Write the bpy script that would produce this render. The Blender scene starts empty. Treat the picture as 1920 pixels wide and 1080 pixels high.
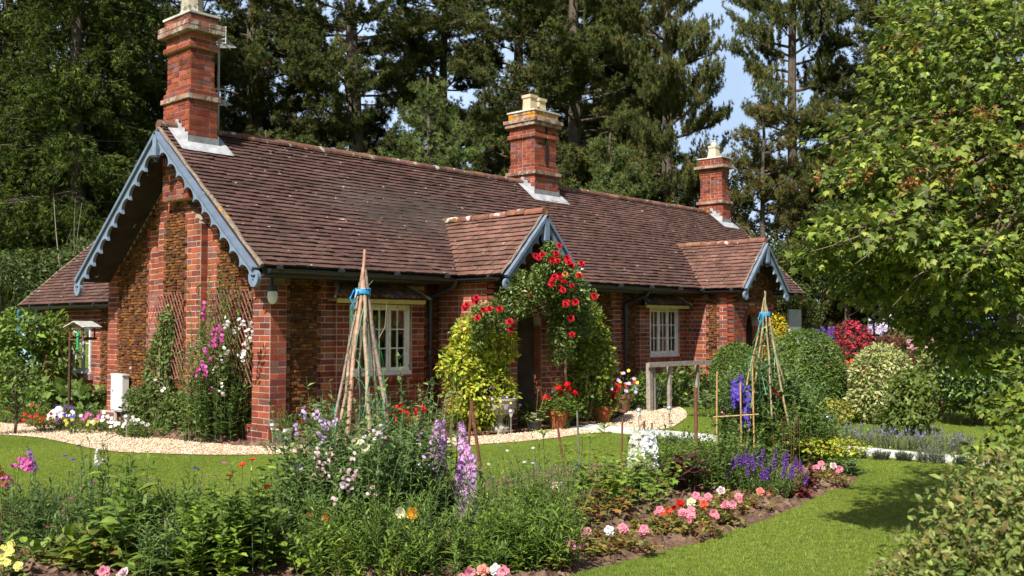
import bpy, math, random
import numpy as np
sc = bpy.context.scene
# ---------------------------------------------------------------- camera, sky, sun, exposure
F, YAW, PITCH = 1850.0, math.radians(42.65), math.atan(73/1850.0)
CAM = np.array([-7.27, -10.92, 1.5])
f0 = np.array([math.cos(YAW), math.sin(YAW), 0]); RIGHT = np.array([math.sin(YAW), -math.cos(YAW), 0]); UP = np.array([0, 0, 1.0])
FWD = f0*math.cos(PITCH)+UP*math.sin(PITCH); CUP = UP*math.cos(PITCH)-f0*math.sin(PITCH)
cam_d = bpy.data.cameras.new('camera'); cam = bpy.data.objects.new('camera', cam_d); sc.collection.objects.link(cam)
cam.location = CAM; cam.rotation_euler = (math.pi/2+PITCH, 0, YAW-math.pi/2)
cam_d.sensor_width = 36; cam_d.lens = 36*F/1920; cam_d.clip_start = .05; cam_d.clip_end = 2000
cam_d.dof.use_dof = True; cam_d.dof.focus_distance = 9.5; cam_d.dof.aperture_fstop = 6.0
sc.camera = cam
world = bpy.data.worlds.new('World'); sc.world = world; world.use_nodes = True
SUN = np.array([-1.0, -.33, 1.22]); SUN /= np.linalg.norm(SUN)
nt = world.node_tree; sky = nt.nodes.new('ShaderNodeTexSky'); sky.sky_type = 'NISHITA'; sky.sun_disc = False
sky.sun_elevation = math.asin(SUN[2]); sky.sun_rotation = math.atan2(SUN[0], SUN[1])
sky.air_density = 1.0; sky.dust_density = 2.5; sky.ozone_density = 1.0
bg = nt.nodes['Background']; bg.inputs['Strength'].default_value = .07
# thin cloud added to brighten the sky in view, low beyond the wood
_tc = nt.nodes.new('ShaderNodeTexCoord'); _dp = nt.nodes.new('ShaderNodeVectorMath'); _dp.operation = 'DOT_PRODUCT'; _dp.inputs[1].default_value = (f0[0]*.95, f0[1]*.95, .3)
_nz = nt.nodes.new('ShaderNodeTexNoise'); _nz.inputs['Scale'].default_value = 3.5; _nz.inputs['Detail'].default_value = 6
_r1 = nt.nodes.new('ShaderNodeMapRange'); _r1.inputs[1].default_value = .72; _r1.inputs[2].default_value = .95
_r2 = nt.nodes.new('ShaderNodeMapRange'); _r2.inputs[1].default_value = .35; _r2.inputs[2].default_value = .65; _r2.inputs[3].default_value = .55; _r2.inputs[4].default_value = 1.0
_mu = nt.nodes.new('ShaderNodeMath'); _mu.operation = 'MULTIPLY'; _mx = nt.nodes.new('ShaderNodeMix'); _mx.data_type = 'RGBA'; _mx.inputs[7].default_value = (6.6, 8.5, 11.6, 1)
for a_, b_ in ((_tc.outputs['Generated'], _dp.inputs[0]), (_tc.outputs['Generated'], _nz.inputs['Vector']), (_dp.outputs['Value'], _r1.inputs[0]), (_nz.outputs[0], _r2.inputs[0]), (_r1.outputs[0], _mu.inputs[0]), (_r2.outputs[0], _mu.inputs[1]), (_mu.outputs[0], _mx.inputs[0]), (sky.outputs[0], _mx.inputs[6]), (_mx.outputs[2], bg.inputs[0])): nt.links.new(a_, b_)
sd = bpy.data.lights.new('sun', 'SUN'); sd.energy = 5.0; sd.angle = math.radians(.53); sd.color = (1, .94, .85)
so = bpy.data.objects.new('sun', sd); sc.collection.objects.link(so)
import mathutils
so.rotation_euler = mathutils.Vector(SUN).to_track_quat('Z', 'Y').to_euler()
sc.view_settings.view_transform = 'Standard'; sc.view_settings.look = 'None'; sc.view_settings.exposure = .72; sc.view_settings.gamma = 1
sc.render.engine = 'CYCLES'; cy = sc.cycles
cy.max_bounces = 6; cy.diffuse_bounces = 3; cy.glossy_bounces = 2; cy.transmission_bounces = 4; cy.transparent_max_bounces = 8
cy.caustics_reflective = False; cy.caustics_refractive = False; cy.use_denoising = True; cy.denoiser = 'OPENIMAGEDENOISE'; cy.denoising_input_passes = 'RGB_ALBEDO_NORMAL'; cy.denoising_prefilter = 'ACCURATE'

# ---------------------------------------------------------------- helpers
rng = np.random.default_rng(11)
def A(*x): return np.array(x, float)
def nrm(v): v = np.asarray(v, float); return v/np.maximum(np.linalg.norm(v, axis=-1, keepdims=True), 1e-9)
def ray(px, py): return FWD+RIGHT*(px-960)/F-CUP*(py-540)/F
def g(px, py, z=0.0):                      # the point of the ground seen at a place in the photograph
    d = ray(px, py); return CAM+d*((z-CAM[2])/d[2])
def at(px, py, dep): return CAM+ray(px, py)*dep
class MB:
    def __init__(s): s.V = []; s.F = []; s.C = []; s.M = []; s.n = 0
    def add(s, V, Fc, col, mi=0):
        V = np.asarray(V, float).reshape(-1, 3); Fc = np.asarray(Fc, int)
        if len(Fc) == 0: return
        c = np.broadcast_to(np.asarray(col, float), (len(Fc), 3))
        s.V.append(V); s.F.append(Fc+s.n); s.C.append(c); s.M.append(np.full(len(Fc), mi)); s.n += len(V)
    def build(s, name, mats, parent=None, smooth=False, loc=None):
        me = bpy.data.meshes.new(name)
        V = np.concatenate(s.V)
        me.vertices.add(len(V)); me.vertices.foreach_set('co', V.astype(np.float32).ravel())
        tot = np.concatenate([np.full(len(f), f.shape[1]) for f in s.F]); idx = np.concatenate([f.ravel() for f in s.F])
        me.loops.add(len(idx)); me.loops.foreach_set('vertex_index', idx.astype(np.int32))
        st = np.concatenate([[0], np.cumsum(tot)[:-1]])
        me.polygons.add(len(tot)); me.polygons.foreach_set('loop_start', st.astype(np.int32))
        if not isinstance(mats, (list, tuple)): mats = [mats]
        for m in mats: me.materials.append(m)
        me.polygons.foreach_set('material_index', np.concatenate(s.M).astype(np.int32))
        me.polygons.foreach_set('use_smooth', np.full(len(tot), smooth))
        a = me.attributes.new('col', 'FLOAT_COLOR', 'FACE'); C = np.concatenate(s.C)
        a.data.foreach_set('color', np.concatenate([C, np.ones((len(C), 1))], 1).astype(np.float32).ravel())
        me.update(calc_edges=True)
        o = bpy.data.objects.new(name, me); sc.collection.objects.link(o)
        if parent is not None: o.parent = parent
        if loc is not None: o.location = loc
        return o
def tag(o, label=None, cat=None, group=None, kind=None):
    for k, v in (('label', label), ('category', cat), ('group', group), ('kind', kind)):
        if v: o[k] = v
    return o
def thing(name, label, cat, loc=(0, 0, 0), rz=0, group=None):
    o = bpy.data.objects.new(name, None); sc.collection.objects.link(o); o.location = loc; o.rotation_euler = (0, 0, rz)
    o.empty_display_size = .1
    return tag(o, label, cat, group)
def copy_tree(o, parent=None, loc=None, rz=None, scale=None):
    c = o.copy(); sc.collection.objects.link(c)
    if parent is not None: c.parent = parent
    if loc is not None: c.location = loc
    if rz is not None: c.rotation_euler = (0, 0, rz)
    if scale is not None: c.scale = (scale,)*3 if np.isscalar(scale) else scale
    for ch in list(o.children): copy_tree(ch, c)
    return c
BOXF = np.array([[0, 1, 2, 3], [7, 6, 5, 4], [0, 4, 5, 1], [1, 5, 6, 2], [2, 6, 7, 3], [3, 7, 4, 0]])
def box(mb, lo, hi, col, mi=0):
    x0, y0, z0 = lo; x1, y1, z1 = hi
    mb.add([(x0, y0, z0), (x0, y1, z0), (x1, y1, z0), (x1, y0, z0), (x0, y0, z1), (x0, y1, z1), (x1, y1, z1), (x1, y0, z1)], BOXF, col, mi)
def beam(mb, p, q, w, h, col, up=(0, 0, 1), mi=0):      # rectangular bar from p to q
    p, q = A(*p), A(*q); d = nrm(q-p); s = np.cross(d, up); s = nrm(s) if np.linalg.norm(s) > 1e-6 else A(1, 0, 0); u = np.cross(s, d)
    V = [e+s*a*w/2+u*b*h/2 for e in (p, q) for a, b in ((-1, -1), (-1, 1), (1, 1), (1, -1))]
    mb.add(V, BOXF, col, mi)
def tube(mb, pts, r, col, sides=6, mi=0, cap=True):
    pts = np.asarray(pts, float); n = len(pts); r = np.broadcast_to(np.asarray(r, float), (n,))
    t = nrm(np.gradient(pts, axis=0)); ref = A(0, 0, 1) if abs(t[0][2]) < .9 else A(1, 0, 0)
    a = nrm(np.cross(t, ref)); b = np.cross(t, a); th = np.arange(sides)*2*math.pi/sides
    V = (pts[:, None]+r[:, None, None]*(np.cos(th)[None, :, None]*a[:, None]+np.sin(th)[None, :, None]*b[:, None])).reshape(-1, 3)
    i = np.arange(n-1)[:, None]*sides; j = np.arange(sides)[None]; k = (j+1) % sides
    mb.add(V, np.stack([i+j, i+k, i+sides+k, i+sides+j], -1).reshape(-1, 4), col, mi)
    if cap:
        mb.add(V[:sides], [list(range(sides))[::-1]], col, mi); mb.add(V[-sides:], [list(range(sides))], col, mi)
def lathe(mb, prof, c, col, sides=24, mi=0, sq=False):
    prof = np.asarray(prof, float); th = np.arange(sides)*2*math.pi/sides+(math.pi/4 if sq else 0); c = A(*c)
    V = np.stack([prof[:, 0][:, None]*np.cos(th), prof[:, 0][:, None]*np.sin(th), np.repeat(prof[:, 1][:, None], sides, 1)], -1).reshape(-1, 3)+c
    n = len(prof); i = np.arange(n-1)[:, None]*sides; j = np.arange(sides)[None]; k = (j+1) % sides
    mb.add(V, np.stack([i+j, i+k, i+sides+k, i+sides+j], -1).reshape(-1, 4), col, mi)
def frames(d, nm):
    x = nrm(d); z = nm-(nm*x).sum(-1, keepdims=True)*x; z = nrm(z); y = np.cross(z, x)
    return np.stack([x, y, z], -1)
def inst(mb, T, pos, R, S, col, mi=0):
    TV, TF = T; N = len(pos)
    if N == 0: return
    S = np.asarray(S, float); S = S.reshape(-1, 1, 1) if S.ndim == 1 else S
    V = np.einsum('nij,vj->nvi', R, TV)*S+np.asarray(pos)[:, None]
    nf = len(TF); Fc = (TF[None]+np.arange(N)[:, None, None]*len(TV)).reshape(-1, TF.shape[1])
    c = np.asarray(col, float); c = np.broadcast_to(c, (N, 3)); mb.add(V.reshape(-1, 3), Fc, np.repeat(c, nf, 0), mi)
def rdir(n):
    v = rng.normal(size=(n, 3)); return nrm(v)
def pick(pal, n, jit=.18):
    pal = np.asarray(pal, float); c = pal[rng.integers(0, len(pal), n)]
    return c*np.exp(rng.normal(0, jit, (n, 1)))*np.exp(rng.normal(0, jit*.3, (n, 3)))
# templates (x along the leaf, z its face)
LEAF2 = (A([0, 0, 0], [.42, -.27, .07], [1, 0, -.1], [.42, .27, .07]), np.array([[0, 1, 2], [0, 2, 3]]))
LEAF6 = (A([0, 0, 0], [.22, -.2, .07], [.62, -.24, .05], [1, 0, -.14], [.62, .24, .05], [.22, .2, .07], [.5, 0, 0]), np.array([[0, 1, 6], [1, 2, 6], [2, 3, 6], [3, 4, 6], [4, 5, 6], [5, 0, 6]]))
LANCE = (A([0, 0, 0], [.3, -.09, .03], [.65, -.08, -.02], [1, 0, -.2], [.65, .08, -.02], [.3, .09, .03]), np.array([[0, 1, 5], [1, 2, 5], [2, 4, 5], [2, 3, 4]]))
def _lobed():
    a = np.radians([-150, -100, -78, -52, -30, 0, 30, 52, 78, 100, 150]); r = np.array([.25, .55, .42, .72, .5, .95, .5, .72, .42, .55, .25])
    P = np.stack([.3+r*np.cos(a)*.85, r*np.sin(a)*.8, -.28*np.abs(r*np.sin(a))-.22*(r*np.cos(a))**2+.05], -1)
    V = np.concatenate([A([.3, 0, .04]), P]); n = len(a); return V, np.array([[0, i+1, (i+1) % n+1] for i in range(n)])
LOBED = _lobed()
def _needles(n, ln, w, spread, seed):
    r = np.random.default_rng(seed); V = []; Fc = []
    for i in range(n):
        a = r.uniform(0, 2*math.pi); s = spread*math.sqrt(r.uniform(.05, 1)); d = np.array([math.cos(s), math.sin(s)*math.cos(a), math.sin(s)*math.sin(a)]); l = ln*r.uniform(.7, 1.1)
        sd = nrm(np.cross(d, r.normal(size=3)))*w/2; b = np.array([r.uniform(0, .4), 0, 0])*ln
        V += [b-sd, b+sd, b+d*l]; Fc.append([3*i, 3*i+1, 3*i+2])
    return np.array(V), np.array(Fc)
TUFT = _needles(20, .125, .017, 1.45, 1); TUFT2 = _needles(14, .11, .018, 1.0, 2)
def _petals(n, cup, w=.5, ln=1.0):
    V = []; Fc = []
    for i in range(n):
        a = 2*math.pi*i/n; r = np.array([math.cos(a), math.sin(a)]); t = np.array([-math.sin(a), math.cos(a)]); k = len(V)
        for (x, y, z) in ((.05, 0, 0), (.55, -w, cup*.5), (1*ln, -w*.5, cup), (1*ln, w*.5, cup), (.55, w, cup*.5)): V.append([*(r*x+t*y), z])
        Fc += [[k, k+1, k+4], [k+1, k+2, k+4], [k+2, k+3, k+4]]
    return np.array(V), np.array(Fc)
FLOWER5 = _petals(5, .25, .42); FLOWER4 = _petals(4, .5, .6); CUPF = _petals(5, .9, .6, .8); DAISY = _petals(9, .12, .2)

# ---------------------------------------------------------------- materials
def mat(name, rough=.8, spec=.3, noise=.25, nscale=6.0, bump=0.0, bscale=60.0, trans=0.0, metal=0.0, spots=None, coat=0, base=None, detail=4, moss=None):
    m = bpy.data.materials.new(name); m.use_nodes = True; n = m.node_tree.nodes; l = m.node_tree.links
    p = n['Principled BSDF']; p.inputs['Roughness'].default_value = rough; p.inputs['Specular IOR Level'].default_value = spec; p.inputs['Metallic'].default_value = metal
    if base is None:
        at_ = n.new('ShaderNodeAttribute'); at_.attribute_name = 'col'; col = at_.outputs['Color']
    else:
        rg = n.new('ShaderNodeRGB'); rg.outputs[0].default_value = (*base, 1); col = rg.outputs[0]
    tc = n.new('ShaderNodeTexCoord'); co = tc.outputs['Object']
    if noise:
        nz = n.new('ShaderNodeTexNoise'); nz.inputs['Scale'].default_value = nscale; nz.inputs['Detail'].default_value = detail; nz.inputs['Roughness'].default_value = .65; l.new(co, nz.inputs['Vector'])
        mr = n.new('ShaderNodeMapRange'); mr.inputs[1].default_value = .28; mr.inputs[2].default_value = .72; mr.inputs[3].default_value = 1-noise; mr.inputs[4].default_value = 1+noise; l.new(nz.outputs[0], mr.inputs[0])
        vm = n.new('ShaderNodeVectorMath'); vm.operation = 'SCALE'; l.new(col, vm.inputs[0]); l.new(mr.outputs[0], vm.inputs['Scale']); col = vm.outputs[0]
    for sp in (spots or []):             # blotches with a shape of their own: lichen, stains
        sc_, th, c = sp; nz = n.new('ShaderNodeTexNoise'); nz.inputs['Scale'].default_value = sc_; nz.inputs['Detail'].default_value = 3; l.new(co, nz.inputs['Vector'])
        mr = n.new('ShaderNodeMapRange'); mr.inputs[1].default_value = th; mr.inputs[2].default_value = th+.035; l.new(nz.outputs[0], mr.inputs[0])
        mx = n.new('ShaderNodeMix'); mx.data_type = 'RGBA'; l.new(mr.outputs[0], mx.inputs[0]); l.new(col, mx.inputs[6]); mx.inputs[7].default_value = (*c, 1); col = mx.outputs[2]
    l.new(col, p.inputs['Base Color'])
    if bump:
        nz = n.new('ShaderNodeTexNoise'); nz.inputs['Scale'].default_value = bscale; nz.inputs['Detail'].default_value = 5; l.new(co, nz.inputs['Vector'])
        b = n.new('ShaderNodeBump'); b.inputs['Strength'].default_value = bump; b.inputs['Distance'].default_value = .02; l.new(nz.outputs[0], b.inputs['Height']); l.new(b.outputs[0], p.inputs['Normal'])
    if trans:
        t = n.new('ShaderNodeBsdfTranslucent'); l.new(col, t.inputs[0]); mx = n.new('ShaderNodeMixShader'); mx.inputs[0].default_value = trans
        l.new(p.outputs[0], mx.inputs[1]); l.new(t.outputs[0], mx.inputs[2]); l.new(mx.outputs[0], n['Material Output'].inputs[0])
    return m
M_LEAF = mat('leaf', .5, .35, .3, 3.0, trans=.38)
M_GLOSSLEAF = mat('glossy_leaf', .35, .45, .25, 3.0, trans=.3)
M_NEEDLE = mat('needle', .6, .2, .3, .8, trans=.15)
M_PETAL = mat('petal', .7, .15, .15, 20, trans=.3)
M_STEM = mat('stem', .75, .2, .3, 12)
M_BARK = mat('bark', .95, .1, .5, 5, bump=.9, bscale=22)
M_BRICK = mat('brick', .92, .15, .42, 2.6, bump=.35, bscale=70, spots=[(3.1, .72, (.30, .25, .21))], detail=7)
M_STONE = mat('carstone', .95, .1, .45, 24, bump=.6, bscale=60)
M_TILE = mat('roof_tile', .9, .2, .4, 2.2, bump=.4, bscale=90, spots=[(10.0, .70, (.46, .43, .38)), (5.0, .73, (.40, .36, .31)), (1.3, .70, (.06, .05, .04)), (3.0, .74, (.17, .09, .03))])
M_RIDGE = mat('ridge_tile', .9, .15, .35, 9, bump=.5, bscale=60, spots=[(6.0, .62, (.45, .42, .37)), (4.0, .66, (.45, .20, .02))])
M_LICHEN = mat('lichened_brick', .95, .1, .3, 12, bump=.5, bscale=60, spots=[(7.5, .5, (.50, .24, .02)), (9, .62, (.42, .40, .35))])
M_WEATHER = mat('weathered_brick', .95, .1, .4, 14, bump=.5, bscale=60, spots=[(9.0, .56, (.36, .33, .28))])
M_PAINT = mat('painted_timber', .55, .35, .22, 7, bump=.15, bscale=50, spots=[(13, .70, (.17, .17, .15))])
M_WOOD = mat('weathered_wood', .9, .15, .4, 18, bump=.4, bscale=50)
M_PLASTIC = mat('plastic', .4, .5, .06, 6)
M_LEAD = mat('lead_sheet', .6, .35, .3, 7, bump=.5, bscale=14, spots=[(9, .66, (.24, .24, .23))])
M_METAL = mat('metal', .3, .5, .1, 9, metal=.9)
M_RUST = mat('rusty_iron', .9, .2, .4, 40, bump=.4, bscale=120)
M_CLAY = mat('terracotta', .85, .2, .2, 10, bump=.15, bscale=60)
M_CAST = mat('weathered_stone', .95, .1, .3, 14, bump=.5, bscale=50, spots=[(8, .6, (.16, .15, .11)), (5, .66, (.40, .40, .36))])
M_SOIL = mat('soil', .98, .05, .45, 20, bump=1.0, bscale=30)
M_PAVE = mat('concrete', .9, .2, .12, 12, bump=.2, bscale=80)
M_DARK = mat('dark_timber', .9, .1, .2, 8)
M_GLASS = bpy.data.materials.new('window_glass'); M_GLASS.use_nodes = True
_n = M_GLASS.node_tree.nodes; _l = M_GLASS.node_tree.links
_t = _n.new('ShaderNodeBsdfTransparent'); _g = _n.new('ShaderNodeBsdfGlossy'); _g.inputs['Roughness'].default_value = .03; _m = _n.new('ShaderNodeMixShader')
_t.inputs[0].default_value = (.85, .88, .87, 1); _fr = _n.new('ShaderNodeFresnel'); _fr.inputs[0].default_value = 1.9
_l.new(_fr.outputs[0], _m.inputs[0]); _l.new(_t.outputs[0], _m.inputs[1]); _l.new(_g.outputs[0], _m.inputs[2]); _l.new(_m.outputs[0], _n['Material Output'].inputs[0])
# ---------------------------------------------------------------- ground
def sheet(name, pts, z, m, col, label=None, cat=None, kind='structure', sub=None, bumpy=0):
    # an outline filled as a grid of small faces
    pts = np.asarray(pts, float)[:, :2]; o = None
    import mathutils.geometry as mg
    mb = MB(); tri = mg.tessellate_polygon([[mathutils.Vector((*p, 0)) for p in pts]])
    V = np.c_[pts, np.full(len(pts), z)]
    mb.add(V, np.array([t if np.linalg.det([pts[t[1]]-pts[t[0]], pts[t[2]]-pts[t[0]]]) > 0 else t[::-1] for t in tri]), col)
    o = mb.build(name, m); tag(o, label, cat, None, kind); return o
def smooth_poly(px, n=6):
    p = np.asarray(px, float); N = len(p); out = []
    for i in range(N):
        p0, p1, p2, p3 = p[i-1], p[i], p[(i+1) % N], p[(i+2) % N]
        for t in np.arange(n)/n:
            out.append(.5*((2*p1)+(p2-p0)*t+(2*p0-5*p1+4*p2-p3)*t*t+(3*p1-p0-3*p2+p3)*t**3))
    return np.array(out)
def inside(P, poly):
    x, y = P[:, 0], P[:, 1]; r = np.zeros(len(P), bool); n = len(poly)
    for i in range(n):
        x1, y1 = poly[i][:2]; x2, y2 = poly[(i+1) % n][:2]
        c = ((y1 > y) != (y2 > y)) & (x < (x2-x1)*(y-y1)/((y2-y1) if y2 != y1 else 1e-9)+x1); r ^= c
    return r
M_LAWN = bpy.data.materials.new('lawn_turf'); M_LAWN.use_nodes = True
def _lawn():
    n = M_LAWN.node_tree.nodes; l = M_LAWN.node_tree.links; p = n['Principled BSDF']; p.inputs['Roughness'].default_value = .9; p.inputs['Specular IOR Level'].default_value = .1
    tc = n.new('ShaderNodeTexCoord'); r = None; col = None
    for s, det, lo, hi, c1, c2 in ((.55, 3, .3, .7, (.13, .20, .026), (.19, .245, .036)), (14, 6, .25, .75, (.45, .5, .4), (1.35, 1.3, 1.2)), (90, 3, .3, .7, (.55, .6, .5), (1.3, 1.25, 1.2))):
        z = n.new('ShaderNodeTexNoise'); z.inputs['Scale'].default_value = s; z.inputs['Detail'].default_value = det; l.new(tc.outputs['Object'], z.inputs['Vector'])
        m = n.new('ShaderNodeMapRange'); m.inputs[1].default_value = lo; m.inputs[2].default_value = hi; l.new(z.outputs[0], m.inputs[0])
        x = n.new('ShaderNodeMix'); x.data_type = 'RGBA'; l.new(m.outputs[0], x.inputs[0]); x.inputs[6].default_value = (*c1, 1); x.inputs[7].default_value = (*c2, 1)
        if col is None: col = x.outputs[2]
        else:
            v = n.new('ShaderNodeVectorMath'); v.operation = 'MULTIPLY'; l.new(col, v.inputs[0]); l.new(x.outputs[2], v.inputs[1]); col = v.outputs[0]
    l.new(col, p.inputs['Base Color'])
    z = n.new('ShaderNodeTexNoise'); z.inputs['Scale'].default_value = 160; z.inputs['Detail'].default_value = 4; l.new(tc.outputs['Object'], z.inputs['Vector'])
    b = n.new('ShaderNodeBump'); b.inputs['Strength'].default_value = .8; b.inputs['Distance'].default_value = .03; l.new(z.outputs[0], b.inputs['Height']); l.new(b.outputs[0], p.inputs['Normal'])
_lawn()
mb = MB(); mb.add([(-600, -600, 0), (600, -600, 0), (600, 600, 0), (-600, 600, 0)], [[0, 1, 2, 3]], (1, 1, 1)); tag(mb.build('lawn', M_LAWN), kind='structure')
M_GRAVEL = bpy.data.materials.new('gravel_ground'); M_GRAVEL.use_nodes = True
def _gravel():
    n = M_GRAVEL.node_tree.nodes; l = M_GRAVEL.node_tree.links; p = n['Principled BSDF']; p.inputs['Roughness'].default_value = .9
    tc = n.new('ShaderNodeTexCoord'); v = n.new('ShaderNodeTexVoronoi'); v.inputs['Scale'].default_value = 55; l.new(tc.outputs['Object'], v.inputs['Vector'])
    r = n.new('ShaderNodeValToRGB'); r.color_ramp.elements[0].color = (.26, .16, .09, 1); r.color_ramp.elements[1].color = (.58, .45, .31, 1); r.color_ramp.elements[1].position = .7
    s = n.new('ShaderNodeSeparateColor'); l.new(v.outputs['Color'], s.inputs[0]); l.new(s.outputs[0], r.inputs[0]); l.new(r.outputs[0], p.inputs['Base Color'])
    b = n.new('ShaderNodeBump'); b.inputs['Strength'].default_value = 1; b.inputs['Distance'].default_value = .02; b.invert = True; l.new(v.outputs['Distance'], b.inputs['Height']); l.new(b.outputs[0], p.inputs['Normal'])
_gravel()
# gravel path: along the gable, round the corner and up to the porch and fence
gp_top = [(-160, 770), (0, 793), (60, 797), (130, 804), (200, 812), (290, 822), (380, 831), (470, 838), (540, 838), (640, 834), (740, 828), (850, 822), (950, 815), (1040, 806), (1110, 799), (1165, 781), (1190, 764), (1212, 756), (1245, 757)]
gp_bot = [(1275, 764), (1288, 778), (1275, 792), (1240, 806), (1110, 813), (1040, 822), (960, 830), (840, 838), (720, 845), (600, 850), (500, 853), (420, 854), (320, 852), (200, 846), (110, 828), (40, 818), (-160, 806)]
GRAVEL = np.array([g(*p)[:2] for p in gp_top+gp_bot]); GRAVEL_S = smooth_poly(GRAVEL, 5)
sheet('gravel_path', GRAVEL_S, .008, M_GRAVEL, (1, 1, 1))
PAVE = np.array([(4.05, -1.35), (4.05, -14), (4.62, -14), (4.62, -1.35)])
mb = MB()
for i in range(16):
    y1 = -1.3-i*.8; box(mb, (4.05, y1-.79, -.05), (4.62, y1, .022+.002*(i % 3)), np.array((.52, .52, .50))*(1+.05*math.sin(i*5)))
tag(mb.build('paving_path', M_PAVE), kind='structure')
bed_px = [(-400, 1400), (300, 1400), (900, 1160), (1060, 1083), (1180, 1052), (1330, 1010), (1450, 970), (1550, 925), (1608, 905), (1600, 888), (1545, 868), (1470, 848), (1380, 846), (1280, 856), (1180, 868), (1060, 880), (960, 895), (860, 915), (760, 930), (640, 955), (580, 990), (500, 1000), (400, 985), (250, 965), (100, 955), (-150, 960), (-500, 1000)]
BED = np.array([g(*p)[:2] for p in bed_px]); BED_S = smooth_poly(BED, 5)
def soil_sheet(name, poly, label=None):
    # a grid of soil with real lumps, clipped to the outline
    lo, hi = poly.min(0), poly.max(0); st = .045; nx, ny = int((hi[0]-lo[0])/st)+2, int((hi[1]-lo[1])/st)+2
    X, Y = np.meshgrid(lo[0]+np.arange(nx)*st, lo[1]+np.arange(ny)*st, indexing='ij')
    pt = np.stack([X, Y], -1).reshape(-1, 2); dm = np.full(len(pt), 9.0)
    for a, b in zip(poly, np.roll(poly, -1, 0)):
        e = b-a; t = np.clip(((pt-a) @ e)/max(e @ e, 1e-9), 0, 1); dm = np.minimum(dm, np.linalg.norm(pt-a-t[:, None]*e, axis=1))
    dm = dm.reshape(X.shape); edge = np.clip(dm/.10, 0, 1)
    Z = .003+edge*(.02+.05*rng.random(X.shape)**3+.02*np.sin(X*9+Y*3)*np.sin(Y*8)+.012*np.sin(X*23)*np.sin(Y*19-X*7))-.012*(1-edge)
    V = np.stack([X, Y, Z], -1).reshape(-1, 3); i = np.arange(nx-1)[:, None]*ny; j = np.arange(ny-1)[None]
    Fc = np.stack([i+j, i+ny+j, i+ny+j+1, i+j+1], -1).reshape(-1, 4); c = V[Fc].mean(1)
    k = inside(c, poly) & (np.linalg.norm(c[:, :2]-CAM[:2], axis=1) < 26)
    mb = MB(); ncl = int(k.sum()*.35); cc = c[k][rng.integers(0, k.sum(), ncl)]+rng.normal(0, .02, (ncl, 3)); inst(mb, (A([1, 0, 0], [0, 1, 0], [-1, 0, 0], [0, -1, 0], [0, 0, .8], [0, 0, -.7]), np.array([[0, 1, 4], [1, 2, 4], [2, 3, 4], [3, 0, 4]])), cc, frames(rdir(ncl), rdir(ncl)), .006+.016*rng.random(ncl)**3, pick([(.15, .095, .065), (.10, .062, .044), (.2, .15, .11)], ncl, .2))
    mb.add(V, Fc[k], pick([(.135, .085, .06), (.105, .066, .046), (.16, .105, .075)], k.sum(), .12)); tag(mb.build(name, M_SOIL), kind='structure')
soil_sheet('flower_bed_soil', BED_S)
FB = np.array([g(*p)[:2] for p in gp_top[1:9]]+[A(.3, -.75), A(2.2, -.75), A(2.4, .1), A(.05, .1), A(-.0, 4.6), A(1.2, 4.6), A(1.2, 10.5)]); soil_sheet('wall_border_soil', FB)
MULCH = np.array([g(*p)[:2] for p in [(740, 827), (850, 821), (950, 814), (1040, 805), (1110, 798), (1165, 780), (1190, 763)]]+[A(7.6, -.1), A(2.3, .05)])
def bark_mulch():
    lo, hi = MULCH.min(0), MULCH.max(0); P = np.c_[rng.uniform(lo[0], hi[0], 16000), rng.uniform(lo[1], hi[1], 16000)]; P = P[inside(P, MULCH)]
    n = len(P); mb = MB(); T = (A([-.5, -.3, 0], [.5, -.35, 0], [.5, .3, 0], [-.5, .35, 0], [-.4, -.2, .25], [.4, -.2, .3], [.4, .2, .25], [-.4, .2, .3]), BOXF)
    inst(mb, T, np.c_[P, rng.uniform(.01, .04, n)], frames(rdir(n)*A(1, 1, .4), rdir(n)+A(0, 0, 1.5)), rng.uniform(.02, .06, n), pick([(.10, .05, .035), (.055, .03, .022), (.16, .09, .06)], n, .25))
    V = np.c_[MULCH, np.full(len(MULCH), .006)]
    import mathutils.geometry as mg
    tri = mg.tessellate_polygon([[mathutils.Vector((*p, 0)) for p in MULCH]]); mb.add(V, np.array(tri), (.05, .03, .022))
    tag(mb.build('bark_mulch', M_SOIL), 'dark bark chippings spread below the porch and shrubs', 'mulch', None, 'stuff')
bark_mulch()
def pebbles():
    lo, hi = GRAVEL_S.min(0), GRAVEL_S.max(0); P = np.c_[rng.uniform(lo[0], hi[0], 150000), rng.uniform(lo[1], hi[1], 150000)]; P = P[inside(P, GRAVEL_S)]
    # a few kicked on to the grass edge
    n = len(P); O = (A([1, 0, 0], [0, 1, 0], [-1, 0, 0], [0, -1, 0], [0, 0, .7], [0, 0, -.7]), np.array([[0, 1, 4], [1, 2, 4], [2, 3, 4], [3, 0, 4]]))
    mb = MB(); inst(mb, O, np.c_[P, rng.uniform(.008, .016, n)], frames(rdir(n)*A(1, 1, .3), rdir(n)*.4+A(0, 0, 1)), rng.uniform(.007, .015, n), pick([(.60, .46, .32), (.66, .55, .42), (.45, .31, .19), (.52, .36, .22), (.7, .62, .5)], n, .15))
    tag(mb.build('gravel', mat('pebble', .85, .25, 0)), 'loose buff pebbles covering the garden path', 'gravel', None, 'stuff')
pebbles()
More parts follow.
